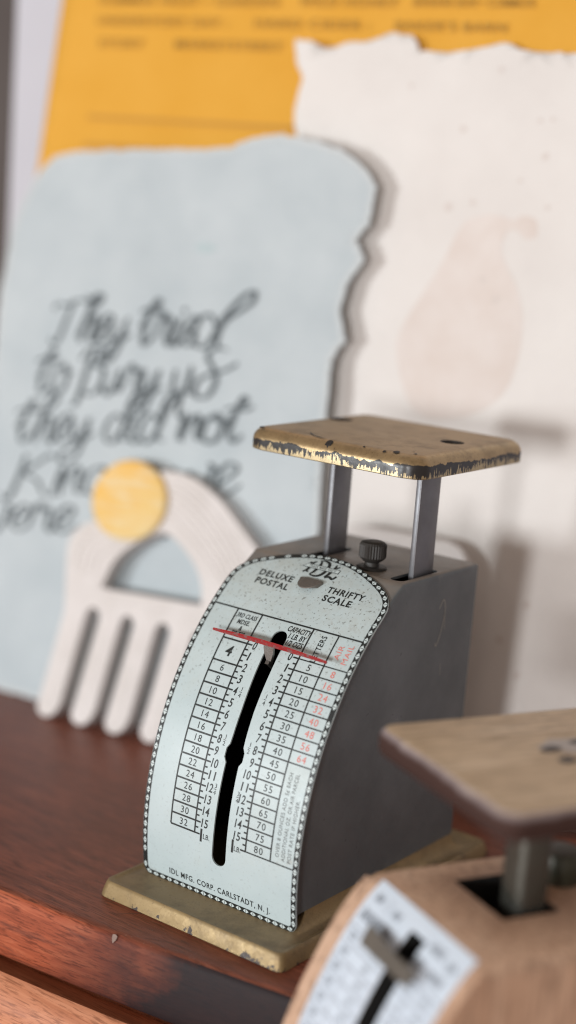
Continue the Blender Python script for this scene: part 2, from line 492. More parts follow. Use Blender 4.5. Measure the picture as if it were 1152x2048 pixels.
be = [e for e in be if e.is_valid and len(e.link_faces) == 2]
be += [e for e in bm.edges if abs(e.verts[0].co.y - DB) < 1e-4 and abs(e.verts[1].co.y - DB) < 1e-4 and abs(e.verts[0].co.z - e.verts[1].co.z) < 1e-4 and e.verts[0].co.z > 90]
bmesh.ops.bevel(bm, geom=list(set(be)), offset=1.1, segments=3, affect='EDGES', profile=.5)
body = objbm('body', bm, M['body'], scale, 40)
sm = body.modifiers.new('sheet', 'SOLIDIFY'); sm.thickness = .9 * S; sm.offset = -1
bake(body)
cuts = []
for (x0, x1, y0, y1) in ((20.6, 25.4, 43.2, 64.5), (-12.2, -7.2, 47.5, 66.5)):
    b_ = bmesh.new()
    rr = rrect(x0, x1, y0, y1, 2.2, 5)
    lo = [b_.verts.new((a, b, 96)) for a, b in rr]; hi = [b_.verts.new((a, b, 101)) for a, b in rr]
    b_.faces.new(lo[::-1]); b_.faces.new(hi)
    for i in range(len(rr)): b_.faces.new((lo[i], lo[(i + 1) % len(rr)], hi[(i + 1) % len(rr)], hi[i]))
    cuts.append(objbm('cutter', b_, M['body']))
cut(body, cuts)
body.data.set_sharp_from_angle(angle=math.radians(40))
# added liner painted with the shade of the interior, a hair inside the sheet
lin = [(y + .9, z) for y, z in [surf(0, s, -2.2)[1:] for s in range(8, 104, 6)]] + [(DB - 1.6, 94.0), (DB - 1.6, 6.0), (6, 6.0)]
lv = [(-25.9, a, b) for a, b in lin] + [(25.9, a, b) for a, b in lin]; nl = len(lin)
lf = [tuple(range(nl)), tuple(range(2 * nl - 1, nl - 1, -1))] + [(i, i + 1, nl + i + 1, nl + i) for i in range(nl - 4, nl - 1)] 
obj('shade_liner', lv, lf, M['dark'], scale)
# scratches on the side
for pts, wd in (([(62.5, 88), (64.8, 90.6), (66.0, 86.5), (64.6, 80.5), (62.6, 76.6), (61.8, 77.6)], .42), ([(66, 86), (66.6, 81)], .25), ([(66, 70.5), (66.6, 66.5)], .25)):
    rb = ribbon(spline(pts, 6), wd)
    obj('scratch', [(27.56, a[0], a[1]) for pr in rb for a in pr], [(2 * i, 2 * i + 1, 2 * i + 3, 2 * i + 2) for i in range(len(rb) - 1)], M['scratch'], body)

# dial plate outline in (x, s)
half = spline([(28.5, 92), (28.5, 96.3), (28.0, 99.6), (26.3, 102.7), (22.6, 105.9), (14.8, 109.9), (7, 112.4), (0, 113.2)], 6)
r_ = 3.0
corner = [(28.5 - r_ + r_ * math.cos(a), r_ + r_ * math.sin(a)) for a in [math.radians(-90 + 15 * i) for i in range(7)]]
right = [(0.0, 0.0)] + corner + half
left = [(-x, s) for x, s in right[1:-1]][::-1]
OUT = resample(right + left, 1.2)
def inset(loop, d):
    out = []; n = len(loop)
    for i in range(n):
        a, b = loop[i - 1], loop[(i + 1) % n]
        dx, dy = b[0] - a[0], b[1] - a[1]; L = math.hypot(dx, dy)
        out.append((loop[i][0] - dy / L * d, loop[i][1] + dx / L * d))
    return out
CX = .55                                   # slot axis
slot_r = [(CX + 2.5, 81.0), (CX + 2.45, 70), (CX + 2.2, 58), (CX + 2.35, 50), (CX + 2.5, 47.6), (CX + 3.3, 46.2), (CX + 3.3, 43.6), (CX + 2.4, 42.2), (CX + 2.45, 30), (CX + 2.55, 14.4)]
slot_b = [(CX + 2.55 * math.cos(a), 14.4 + 2.55 * math.sin(a)) for a in [math.radians(-20 * i) for i in range(1, 9)]]
slot_l = [(2 * CX - x, s) for x, s in slot_r[::-1]]
slot_t = [(CX - 2.5 * math.cos(a), 81.0 + 2.5 * math.sin(a)) for a in [math.radians(20 * i) for i in range(1, 9)]]
SLOT = resample(slot_r + slot_b + slot_l + slot_t, 1.5)
bm = fill2d([OUT, SLOT], 2.0)
for v in bm.verts: v.co = Vector(surf(v.co.x, v.co.z, 0))
plate = objbm('dial_plate', bm, M['plate'], scale, 40)
# make sure normals face the front
if sum(p.normal.y for p in plate.data.polygons) > 0: plate.data.flip_normals()
sm = plate.modifiers.new('sheet', 'SOLIDIFY'); sm.thickness = .5 * S; sm.offset = -1
bake(plate)
me = plate.data; ln = [None] * len(me.loops)
for pg in me.polygons:
    for li in pg.loop_indices:
        c = me.vertices[me.loops[li].vertex_index].co / S
        a = math.atan2(c.z - ZB - Rc * math.sin(-T0), Rc * math.cos(T0) - c.y)
        an = Vector((0, -math.cos(a), math.sin(a))); dt = pg.normal.dot(an)
        ln[li] = an if dt > .7 else (-an if dt < -.7 else pg.normal.copy())
me.normals_split_custom_set(ln)

# border: black band with rows of pale triangle pairs
INN = inset(OUT, 1.75); EDGE = inset(OUT, .06)
n = len(OUT)
bv = [surf(a[0], a[1], .05) for a in EDGE] + [surf(a[0], a[1], .05) for a in INN]
obj('border_band', bv, [(i, (i + 1) % n, n + (i + 1) % n, n + i) for i in range(n)], M['ink'], plate)
MID = inset(OUT, .88)
per = [0.0]
for i in range(n): per.append(per[-1] + math.dist(MID[i], MID[(i + 1) % n]))
def along(d):
    d %= per[-1]
    import bisect
    i = min(bisect.bisect_right(per, d) - 1, n - 1)
    t = (d - per[i]) / (per[i + 1] - per[i]); a, b = MID[i], MID[(i + 1) % n]
    L = math.dist(a, b)
    return (a[0] + (b[0] - a[0]) * t, a[1] + (b[1] - a[1]) * t), ((b[0] - a[0]) / L, (b[1] - a[1]) / L)
npair = int(per[-1] / 2.62); pit = per[-1] / npair
tv, tf = [], []
rnd = random.Random(2)
for k in range(npair):
    c, d = along(k * pit); nn = (-d[1], d[0])
    if rnd.random() < .03: continue
    for sg in (-1, 1):
        b0 = .10 * sg; hh = .70 + rnd.uniform(-.06, .05); tip = (1.06 + rnd.uniform(-.06, .05)) * sg
        i0 = len(tv)
        for u, h in ((b0, hh), (b0, -hh), (tip, 0)):
            tv.append(surf(c[0] + d[0] * u + nn[0] * h, c[1] + d[1] * u + nn[1] * h, .09))
        tf.append((i0, i0 + 1, i0 + 2))
tri = obj('border_triangles', tv, tf, M['cream_print'], plate)
tag(tri, kind='stuff')

# ruled lines
class Flat:
    """collects flat print in (x, s), bends it on to the dial plate"""
    def __init__(s, off): s.v, s.f, s.off = [], [], off
    def line(s, a, b, wd):
        L = math.dist(a, b); n_ = max(1, int(L / 2)); pts = [(a[0] + (b[0] - a[0]) * i / n_, a[1] + (b[1] - a[1]) * i / n_) for i in range(n_ + 1)]
        s.path(pts, wd)
    def path(s, pts, wd):
        i0 = len(s.v)
        for l_, r2 in ribbon(pts, wd): s.v += [surf(*l_, s.off), surf(*r2, s.off)]
        s.f += [(i0 + 2 * i, i0 + 2 * i + 1, i0 + 2 * i + 3, i0 + 2 * i + 2) for i in range(len(pts) - 1)]
    def poly(s, pts):
        i0 = len(s.v); s.v += [surf(a, b, s.off) for a, b in pts]; s.f.append(tuple(range(i0, i0 + len(pts))))
    def text(s, body_, x, y, h, wd=None, align='c', rot=0.0, shear=0.0, bold=0.0, gap=1.0):
        vs2, fs2 = glyph_mesh(body_, h, wd, align, rot, shear, bold, gap)
        i0 = len(s.v); s.v += [surf(x + a, y + b, s.off) for a, b in vs2]; s.f += [tuple(i0 + i for i in f) for f in fs2]
    def build(s, name, mat, parent): return obj(name, s.v, s.f, mat, parent)
def glyph_mesh(t, h, wd, align, rot, shear, bold, gap):
    cu = bpy.data.curves.new('glyphs', 'FONT'); cu.body = t; cu.size = 1.0; cu.resolution_u = 3
    cu.offset = bold; cu.space_character = gap; cu.fill_mode = 'FRONT'
    o = bpy.data.objects.new('glyphs', cu); col.objects.link(o)
    bpy.context.view_layer.update()
    me = bpy.data.meshes.new_from_object(o.evaluated_get(bpy.context.evaluated_depsgraph_get()))
    pts = [(v.co.x, v.co.y) for v in me.vertices]; fs = [tuple(p.vertices) for p in me.polygons]
    bpy.data.meshes.remove(me); bpy.data.objects.remove(o); bpy.data.curves.remove(cu)
    x0 = min(p[0] for p in pts); x1 = max(p[0] for p in pts)
    k = h / CAPH; kx = wd / (x1 - x0) if wd else k
    ca, sa = math.cos(rot), math.sin(rot); out = []
    W_ = (x1 - x0) * kx
    dx = {'c': -W_ / 2, 'l': 0, 'r': -W_}[align]
    for px, py in pts:
        X = (px - x0) * kx + dx; Y = py * k - h / 2
        X += shear * Y
        out.append((X * ca - Y * sa, X * sa + Y * ca))
    return out, fs
CAPH = 1.0
_v, _ = glyph_mesh('H', 1.0, None, 'l', 0, 0, 0, 1)
CAPH = max(b for a, b in _v) - min(b for a, b in _v)

ST, S0, SB = 86.6, 76.6, 19.4
PT = (S0 - SB) / 16
def sv(oz): return S0 - PT * oz
xa, xb, xc, xd, xe = -17.9, -8.8, 10.0, 18.85, 26.9
g = Flat(.06)
g.line((-26.9, ST), (26.9, ST), 0.512)
g.line((xa, ST), (xa, SB), 0.512); g.line((xb, ST), (xb, SB), 0.512)
g.line((xc, ST), (xc, SB), 0.512); g.line((xd, ST), (xd, SB), 0.464)
g.line((xc, SB), (xe, SB), 0.390); g.line((xa, SB), (xb, SB), 0.512)
g.line((xa, S0), (xb, S0), 0.512)
g.line((xc, S0), (xe, S0), 0.366)
for oz in range(2, 16): g.line((xa, sv(oz)), (xb, sv(oz)), 0.512)
for oz in range(1, 16): g.line((xc, sv(oz)), (xd, sv(oz)), 0.439)
for oz in range(1, 9): g.line((xd, sv(oz)), (xe, sv(oz)), 0.390)
for oz in range(17):
    g.line((xb, sv(oz)), (xb + 1.9, sv(oz)), 0.488); g.line((xc, sv(oz)), (xc - 1.9, sv(oz)), 0.488)
    if oz < 16:
        g.line((xb, sv(oz + .5)), (xb + 1.2, sv(oz + .5)), 0.488); g.line((xc, sv(oz + .5)), (xc - 1.2, sv(oz + .5)), 0.488)
g.build('ruled_grid', M['ink'], plate)

t = Flat(.075)
t.text('4', -13.6, sv(1), 3.2, None, bold=.02, shear=.12)
for k in range(14): t.text(str(6 + 2 * k), -13.4 + .02 * k, sv(2.5 + k), 2.0, None, gap=1.15)
t.build('parcel_rate_numbers', M['ink'], plate)
t = Flat(.075)
for k in range(16): t.text(str(5 + 5 * k), 14.5, sv(.5 + k), 2.0, None, gap=1.2)
t.build('letter_rate_numbers', M['ink'], plate)
t = Flat(.075)
for k in range(8): t.text(str(8 + 8 * k), 22.9, sv(.5 + k), 2.0, None, gap=1.15)
t.text('AIR', 21.5, 81.6, 1.7, 4.6, rot=math.pi / 2, gap=1.1); t.text('MAIL', 24.4, 81.6, 1.7, 6.2, rot=math.pi / 2, gap=1.1)
t.build('air_mail_lettering', M['red_ink'], plate)
t = Flat(.075)
for oz in range(16):
    sw = (1.2 if oz < 10 else 2.5)
    if oz == 1: sw = .55
    y_ = sv(oz)
    t.text(str(oz), xb + 2.3, y_, 2.5, (1.25 if oz < 10 else 2.3) if oz != 1 else .5, 'l', bold=.012, shear=.08)
    t.text(str(oz), xc - 2.3, y_, 2.5, (1.25 if oz < 10 else 2.3) if oz != 1 else .5, 'r', bold=.012, shear=.08)
for x_, al in ((xb + 2.1, 'l'), (xc - 4.4, 'r')):
    t.text('1', x_, sv(16) - (.2 if al == 'l' else -.2), 3.6, .7, al, bold=.03)
    t.text('LB.', xb + 3.2 if al == 'l' else xc - 1.75, sv(16) - .3, 1.5, 2.4, 'l' if al == 'l' else 'r')
t.build('ounce_numbers', M['ink'], plate)
t = Flat(.075)
for xq in (-4.0, 4.9):
    for q, d in (('1', 4), ('1', 2), ('3', 4)):
        pos = {('1', 4): 4, ('1', 2): 8, ('3', 4): 12}[(q, d)]
        dx = 0 if pos != 12 else (.55 if xq < 0 else -.1)
        c = sv(pos) + .1
        t.text(q, xq + dx - .1 + .25, c + 1.0, 1.25, None); t.line((xq + dx - .45, c), (xq + dx + .45, c), .16); t.text(str(d), xq + dx - .25 + .25, c - 1.0, 1.25, None)
t.build('fraction_marks', M['ink'], plate)
t = Flat(.075)
t.text('DELUXE', -12.8, 100.9, 2.15, 12.4, bold=.028, gap=1.15); t.text('POSTAL', -12.4, 97.7, 2.15, 12.2, bold=.028, gap=1.15)
t.text('THRIFTY', 12.9, 100.6, 2.15, 13.0, bold=.028, gap=1.15); t.text('SCALE', 11.6, 97.4, 2.15, 10.0, bold=.028, gap=1.15)
t.build('title_lettering', M['ink'], plate)
t = Flat(.075)
for s_, y_, w_ in (('3RD CLASS', 84.7, 7.4), ('MDSE.', 82.6, 4.6), ('&', 80.6, 1.0), ("PRT'S", 78.7, 4.8)):
    t.text(s_, -13.5, y_, 1.45, w_, bold=.02, gap=1.1, shear=.1)
for s_, x_, y_, w_ in (('CAPACITY', 5.9, 84.7, 8.2), ('1 LB. BY', 6.3, 82.5, 6.0), ('1/2 OZS', 6.4, 80.3, 5.8)):
    t.text(s_, x_, y_, 1.7, w_, bold=.02, shear=.14)
t.text('LETTERS', 14.6, 81.0, 1.8, 8.6, rot=math.pi / 2, bold=.014, gap=1.1)
t.build('column_headings', M['ink'], plate)
t = Flat(.075)
t.text('OVER 8 OUNCES ADD 5\u00a2 EACH', 21.0, 33.4, 1.2, 24.0, rot=math.pi / 2, gap=1.1)
t.text('ADDITIONAL OZ. OR AIR PARCEL', 23.1, 33.2, 1.2, 25.0, rot=math.pi / 2, gap=1.1)
t.text('POST RATE IF HIGHER.', 25.2, 29.8, 1.2, 18.0, rot=math.pi / 2, gap=1.1)
t.build('air_parcel_note', M['ink_soft'], plate)
t = Flat(.075)
t.text('IDL MFG. CORP. CARLSTADT, N. J.', .6, 4.1, 1.75, 37.5, bold=.012, gap=1.15)
t.build('maker_lettering', M['ink'], plate)
# maker's mark: ornate letters behind a ribbon
t = Flat(.07)
def strokes(fl, pts, wd, n_=6): fl.path(spline(pts, n_), wd)
lx, ly = -.7, 107.5
W1 = lambda a: .35 + .75 * math.sin(math.pi * min(max(a, .02), .98))
strokes(t, [(lx - 2.9, ly + 2.5), (lx - 3.7, ly + 1.5), (lx - 3.8, ly), (lx - 4.1, ly - 1.6), (lx - 5.1, ly - 2.6)], W1)
strokes(t, [(lx - 4.9, ly + 1.7), (lx - 4.2, ly + 1.4), (lx - 3.6, ly + 1.9)], .6)
strokes(t, [(lx - 4.9, ly - 2.7), (lx - 4.2, ly - 2.0), (lx - 3.3, ly - 2.3)], .6)
strokes(t, [(lx - 1.5, ly + 3.0), (lx - 1.0, ly + 1.6), (lx - 1.1, ly), (lx - 1.5, ly - 1.8), (lx - 2.3, ly - 3.0)], W1)
t2 = lambda a: .35 + .75 * math.sin(math.pi * a)
strokes(t, [(lx - 2.0, ly + 3.0), (lx - .2, ly + 3.4), (lx + 1.5, ly + 2.7), (lx + 2.2, ly + .8), (lx + 2.0, ly - 1.2), (lx + 1.0, ly - 2.8), (lx - .6, ly - 3.3), (lx - 2.2, ly - 3.1)], t2)
strokes(t, [(lx + 4.2, ly + 2.9), (lx + 4.3, ly + 1.4), (lx + 4.0, ly - .4), (lx + 3.6, ly - 1.8), (lx + 2.9, ly - 2.8)], W1)
strokes(t, [(lx + 3.2, ly - 2.9), (lx + 4.6, ly - 2.4), (lx + 6.0, ly - 2.9), (lx + 6.8, ly - 1.6)], .8)
strokes(t, [(lx + 5.7, ly + 2.3), (lx + 4.8, ly + 1.6), (lx + 4.1, ly + 1.8)], .6)
t.build('maker_monogram', M['ink'], plate)
t = Flat(.10)
rib = [(lx - 6.0, ly - .35), (lx - 5.0, ly + .9), (lx + 6.5, ly + .9), (lx + 6.5, ly - .35)]
t.poly([(rib[0][0] - .35, rib[0][1] - .2), (rib[1][0] - .15, rib[1][1] + .2), (rib[2][0] + .2, rib[2][1] + .2), (rib[3][0] + .2, rib[3][1] - .2)])
t.build('ribbon_outline', M['ink'], plate)
t = Flat(.12); t.poly(rib); t.build('ribbon', M['cream_print'], plate)
t = Flat(.14); t.text("TRADE MARK REG'D", lx + .6, ly + .27, .8, 9.6, gap=1.2, bold=.015); t.build('ribbon_lettering', M['ink'], plate)

# steel tab bent through the plate
tabp = [(-3.7, 102.3), (3.2, 102.4), (3.3, 101.0), (2.2, 99.2), (.2, 98.0), (-2.0, 98.1), (-3.5, 99.3), (-3.9, 100.9)]
tl = resample(spline(tabp, 4, True), .8); nt = len(tl)
def taboff(s): return .25 + max(0, (102.4 - s)) * .16
tvv = [surf(a, b, taboff(b) + .75) for a, b in [(x * .94 - .02, 100.3 + (s - 100.3) * .93) for x, s in tl]] + [surf(a, b, taboff(b) + .45) for a, b in tl] + [surf(a, b, -.3) for a, b in [(x, max(s, 100.0)) for x, s in tl]]
obj('holding_tab', tvv, [tuple(range(nt))] + [(k * nt + i, k * nt + (i + 1) % nt, (k + 1) * nt + (i + 1) % nt, (k + 1) * nt + i) for k in range(2) for i in range(nt)], M['tab'], scale, 50)

# pointer: red blade standing off the plate on a steel arm through the slot
def pblade():
    up, N_ = 3.6, 24
    v_, f_ = [], []
    xl, xr = -19.8, 21.6
    for i in range(N_ + 1):
        q = i / N_; x = xl + (xr - xl) * q
        hw = .26 + .52 * math.sin(math.pi * min(1, q * 1.02)) ** .8
        if q > .9: hw = .34 + .25 * (1 - q) * 10 * .5
        sag = .35 * math.sin(math.pi * q)
        c = 77.0 + sag - .3 * q
        for ds, do in ((-.22, -hw), (.22, -hw), (.22, hw), (-.22, hw)):
            v_.append(surf(x, c + ds + do * .35, up + do * .85))
    for i in range(N_):
        a, b = 4 * i, 4 * (i + 1)
        for k in range(4): f_.append((a + k, a + (k + 1) % 4, b + (k + 1) % 4, b + k))
    f_ += [(0, 1, 2, 3), (4 * N_ + 3, 4 * N_ + 2, 4 * N_ + 1, 4 * N_)]
    return v_, f_
pv, pf = pblade()
ptr = obj('pointer', pv, pf, M['pointer'], scale, 40)
ap = [(CX - 1.9, 76.9), (CX - 1.5, 75.2), (CX - .4, 73.4), (CX + .5, 72.6), (CX + 1.2, 73.6), (CX + 1.7, 75.4), (CX + 1.8, 76.9)]
na = len(ap)
av = [surf(x, s, 2.9 - (77 - s) * .75) for x, s in ap] + [surf(x, s, 2.2 - (77 - s) * .95) for x, s in ap]
obj('pointer_arm', av, [tuple(range(na)), tuple(range(2 * na - 1, na - 1, -1))] + [(i, (i + 1) % na, na + (i + 1) % na, na + i) for i in range(na)], M['steel'], ptr, 50)
sh = [surf(CX + dx, 72.8 + ds, o_) for o_ in (.4, -9.0) for dx, ds in ((-.4, -.5), (.9, -.5), (.9, .5), (-.4, .5))]
obj('pointer_shank', sh, [(0, 1, 2, 3), (7, 6, 5, 4)] + [(i, (i + 1) % 4, 4 + (i + 1) % 4, 4 + i) for i in range(4)], M['steel'], ptr)

# posts, knob, platform
for (x0, y0, y1) in ((22.4, 51.3, 62.2), (-10.8, 54.3, 64.2)):
    box('post', x0, x0 + 1.9, y0, y1, 84, 131.5, M['post'], scale, .35, 2)
lathe('adjusting_knob', [(a * .92, 99 + (b - 99) * .94) for a, b in [(4.4, 99.0), (4.9, 99.1), (5.0, 99.6), (4.4, 99.9), (2.5, 100.0), (2.4, 101.2), (3.0, 101.5), (3.9, 102.3), (4.3, 102.9), (4.3, 106.9), (3.9, 107.6), (3.1, 107.9), (1.0, 107.95)]], 60, M['knob'], scale, 10.4, 49.8, knurl=(8, 9, .14), smooth=24)
PX, PY0, PY1, PZ, PH = 31.45, 37.78, 101.01, 130.27, 6.51
def pring(ins, z, rc=6.5): return [(a, b, z) for a, b in rrect(-PX + ins, PX - ins, PY0 + ins, PY1 - ins, max(rc - ins, .6), 8)]
prs = [pring(1.0, PZ + 5.0), pring(1.0, PZ + .2), pring(.75, PZ - .12), pring(.25, PZ - .1), pring(0, PZ + .15)]
zt = PZ + PH; rr_ = 4.0
for i in range(0, 9):
    a = math.radians(90 * i / 8); prs.append(pring(rr_ * (1 - math.cos(a)), zt - rr_ * .92 + rr_ * .92 * math.sin(a)))
for k, r in enumerate(prs):      # knocks and waviness of the worn lip
    prs[k] = [(x + .22 * mnoise.noise((x * .12, y * .12, 3)), y + .22 * mnoise.noise((x * .12, y * .12, 9)), z + (.28 * mnoise.noise((x * .16, y * .16, 1)) if z < PZ + 2 else .15 * mnoise.noise((x * .05, y * .05, 4)))) for x, y, z in r]
plat = loft('platform', prs, M['gold_platform'], scale, 40)
cs = []
for (hx, hy) in ((-24.6, 78.5), (20.2, 73.2)):
    b_ = bmesh.new(); bmesh.ops.create_cone(b_, cap_ends=True, segments=28, radius1=4.1 * .72, radius2=4.1, depth=3.6)
    bmesh.ops.translate(b_, verts=b_.verts, vec=(hx, hy, zt - .6)); cs.append(objbm('cutter', b_, M['knob']))
cut(plat, cs)
plat.data.materials.append(M['knob'])
for f in plat.data.polygons:
    c = f.center / S
    if c.z > zt - 2.6 and c.z < zt - .1 and min(math.hypot(c.x + 24.6, c.y - 78.5), math.hypot(c.x - 20.2, c.y - 73.2)) < 4.2: f.material_index = len(plat.data.materials) - 1  # hole walls take the knob's black, painting in the recess shade
plat.data.set_sharp_from_angle(angle=math.radians(40))
for (hx, hy) in ((-24.6, 78.5), (20.2, 73.2)):
    lathe('rivet', [(2.6, zt - 2.6), (2.6, zt - 2.1), (2.0, zt - 1.9), (.8, zt - 1.8)], 20, M['knob'], plat, hx, hy)
# chips and a long scratch in the platform's lacquer
M['chip'] = plain('black_primer', (.014, .012, .011), .55)
def chip(pts2, wd=None):
    pts3 = []
    if wd:
        rb = ribbon(spline(pts2, 6), wd); q = [a for pr in rb for a in pr]; f_ = [(2 * i, 2 * i + 1, 2 * i + 3, 2 * i + 2) for i in range(len(rb) - 1)]
    else:
        n_ = len(pts2); c_ = (sum(p_[0] for p_ in pts2) / n_, sum(p_[1] for p_ in pts2) / n_)
        q = list(pts2) + [((p_[0] + c_[0]) / 2, (p_[1] + c_[1]) / 2) for p_ in pts2] + [c_]
        f_ = [(i, (i + 1) % n_, n_ + (i + 1) % n_, n_ + i) for i in range(n_)] + [(n_ + i, n_ + (i + 1) % n_, 2 * n_) for i in range(n_)]
    def zz(y):
        d = y - PY0
        if d >= rr_: return zt
        c = math.acos(max(-1, min(1, 1 - max(d, 0) / rr_))); return zt - rr_ * .92 + rr_ * .92 * math.sin(c)
    return obj('paint_chip', [(x, y, zz(y) + .24) for x, y in q], f_, M['chip'], plat)
chip([(-12.5, PY0 + 7.5), (-10.0, PY0 + 5.0), (-7.0, PY0 + 3.6), (-3.8, PY0 + 3.0)], lambda a: .45 * (1 - .6 * a))
chip([(-10.9, PY0 + 5.2), (-8.0, PY0 + 3.7), (-5.0, PY0 + 2.9)], .18)
rnd = random.Random(7)
for cx_, cy_, r0 in ((-1.2, PY0 + 1.5, 1.25), (-27.2, PY0 + 2.6, .8), (10.5, PY0 + 2.5, .35), (17.8, PY0 + 2.0, .5), (21.5, PY0 + 3.0, 1.0), (26.5, PY0 + 5.0, .6), (24.0, PY0 + 8.0, .4)):
    chip([(cx_ + r0 * 1.2 * (.6 + .6 * rnd.random()) * math.cos(a), cy_ + r0 * (.6 + .6 * rnd.random()) * math.sin(a)) for a in [i * math.tau / 10 for i in range(10)]])

# ------------------------------------------------------------------ papers behind
def sheet(name, loop, y0, lean, mat, thick, warp, cell=7.0, holes=()):
    bm = fill2d([loop, *holes], cell, cell)
    for v in bm.verts: v.co.y += warp(v.co.x, v.co.z)
    o = objbm(name, bm, mat, None, 60)
    if sum(p.normal.y * p.area for p in o.data.polygons) > 0: o.data.flip_normals()
    m = o.modifiers.new('thickness', 'SOLIDIFY'); m.thickness = thick * S; m.offset = -1
    bake(o)
    return stand(o, y0, lean)
def deckle(pts, step, amp, seed, freq=.12):
    r = resample(pts, step); out = inset(r, 0.0); res = []
    n_ = len(r)
    for i, (x, y) in enumerate(r):
        a, b = r[i - 1], r[(i + 1) % n_]; dx, dy = b[0] - a[0], b[1] - a[1]; L = math.hypot(dx, dy) or 1
        k = amp * (mnoise.noise((x * freq, y * freq, seed)) + .5 * mnoise.noise((x * freq * 2.7, y * freq * 2.7, seed + 5)))
        res.append((x - dy / L * k, y + dx / L * k))
    return res

# yellow printed poster
yel = m_paper('yellow_card', (.68, .345, .045), (.72, .38, .06), spot=(.64, .32, .04))
yp = sheet('poster', resample([(-52, .4), (228, .4), (228, 330), (-52, 330)], 12), 20, 9.5, yel, .5, lambda x, z: .8 * mnoise.noise((x * .01, z * .01, 2)), 14)
tag(yp, 'mustard yellow poster with rows of small capitals leaning at the very back', 'poster')
yink = plain('brown_ink', (.42, .225, .03), .7)
yv, yf = [], []
def ptext(t, x, z, h, wd, dst=(yv, yf), y=-1.25):
    v2, f2 = glyph_mesh(t, h, wd, 'l', 0, 0, .012, 1.1); i0 = len(dst[0])
    dst[0].extend([(x + a, y, z + b) for a, b in v2]); dst[1].extend([tuple(i0 + i for i in f) for f in f2])
ptext('SUMMER FRUIT \u2022 GARDEN', -33, 281.4, 3.4, 84); ptext('WILD HONEY', 60, 281.8, 3.4, 42); ptext('BANANA BUN \u2022 COMMON', 108, 282.2, 3.4, 47)
ptext('UNDERSTORY DAY :', -32, 273, 3.4, 62); ptext('HARD CIDER :', 42, 273.2, 3.4, 50); ptext("BAKER'S BARN", 102, 273.3, 3.4, 44)
ptext('STORY', -30, 264, 3.4, 22); ptext('MARKETSTREET', 7, 264.3, 3.4, 49)
obj('poster_lettering', yv, yf, yink, yp)
lband = plain('ochre_tone', (.52, .26, .03), .7)
for z_, x1_ in ((233.6, 66), (222.2, 66)):
    obj('ochre_band', [(-30, -1.3, z_ - .9), (x1_, -1.3, z_ - .9), (x1_, -1.3, z_ + .9), (-30, -1.3, z_ + .9)], [(0, 1, 2, 3)], lband, yp)  # two straight bands of darker ochre across the poster

# white handmade paper with a faint watercolour pear
wh = m_paper('white_rag_paper', (.70, .67, .645), (.77, .745, .72), spot=(.60, .55, .51), scale=.8, rel=.6)
wo = [(69, .6), (130, .5), (190, .8), (224, .6), (226, 60), (224, 130), (227, 200), (225, 255), (224, 264), (200, 266), (175.3, 265.1), (158.8, 265.5), (149.1, 268.1), (139, 266.5), (128.6, 264.8), (114.9, 264.2), (113.5, 268), (111, 270.6), (103.8, 271.2), (97, 268.0), (87, 266.2), (77, 264.6), (71, 266.6), (64.6, 267.2), (65.8, 259), (69.3, 253.5), (67.6, 242), (70.1, 231.2), (68.5, 180), (70.5, 120), (68, 60)]
def wwarp(x, z):
    c = max(0, (z - 240) / 30) * max(0, (103 - x) / 40)
    return 1.6 * mnoise.noise((x * .012, z * .012, 8)) + .7 * mnoise.noise((x * .04, z * .04, 1)) - 3.0 * c
wp = sheet('handmade_paper', deckle(wo, 2.5, 1.1, 3), 13, 10, wh, .9, wwarp, 7)
tag(wp, 'large white handmade paper with torn edges and a faint pear painting', 'paper')
pear = [(130.4, 141.8), (124.9, 155.8), (126.3, 165.1), (130.6, 174.6), (137.8, 189.8), (141.0, 199.0), (144.8, 204.7), (153.9, 207.4), (161.7, 206.0), (165.1, 207.6), (170.2, 206.6), (171.5, 200.8), (167.3, 199.6), (164.4, 202.0), (160.6, 201.6), (159.4, 195.8), (162.0, 190.2), (167.7, 181.8), (171.3, 171.6), (171.9, 157.6), (168.5, 144.8), (158.6, 136.4), (145.7, 132.9), (136.6, 134.4)]
def m_pear(name, c1, c2):
    k = N(name); v = k.coord()
    c = k.ramp(k.noise(v, 55, 5, .6), [(.3, c1), (.7, c2)]); k.color(c); k.rough(.9); return k.m
bm = fill2d([resample(spline(pear, 4, True), 2.0)], 5.0, 5.0)
for v in bm.verts: v.co.y = wwarp(v.co.x, v.co.z) - .08
objbm('pear_wash', bm, m_pear('pear_watercolour', (.65, .575, .53), (.715, .665, .635)), wp, 60)
for cx_, cz_, r0 in ((169.8, 228.8, 1.3), (136.4, 208.9, 1.5), (145.7, 211, 1.2), (137.3, 237, 1.1), (165.8, 241.3, .9), (170.3, 241.9, .8), (162, 220, .9), (173.7, 211.2, .9), (147.9, 258.7, 1.0), (114, 251.7, .9), (154.1, 184.1, 1.3), (160, 177.5, 1.5), (189.2, 73.3, 1.6), (181.9, 59.5, 1.3), (189.8, 48.4, 1.5), (210, 190, 1.2)):
    q = [(cx_ + r0 * (.7 + .5 * rnd.random()) * math.cos(a), cz_ + r0 * (.7 + .5 * rnd.random()) * math.sin(a)) for a in [i * math.tau / 9 for i in range(9)]]
    obj('paint_fleck', [(a, wwarp(a, b) - .16, b) for a, b in q], [tuple(range(9))], M.setdefault('fleck', plain('rust_fleck', (.635, .575, .54), .9)), wp)

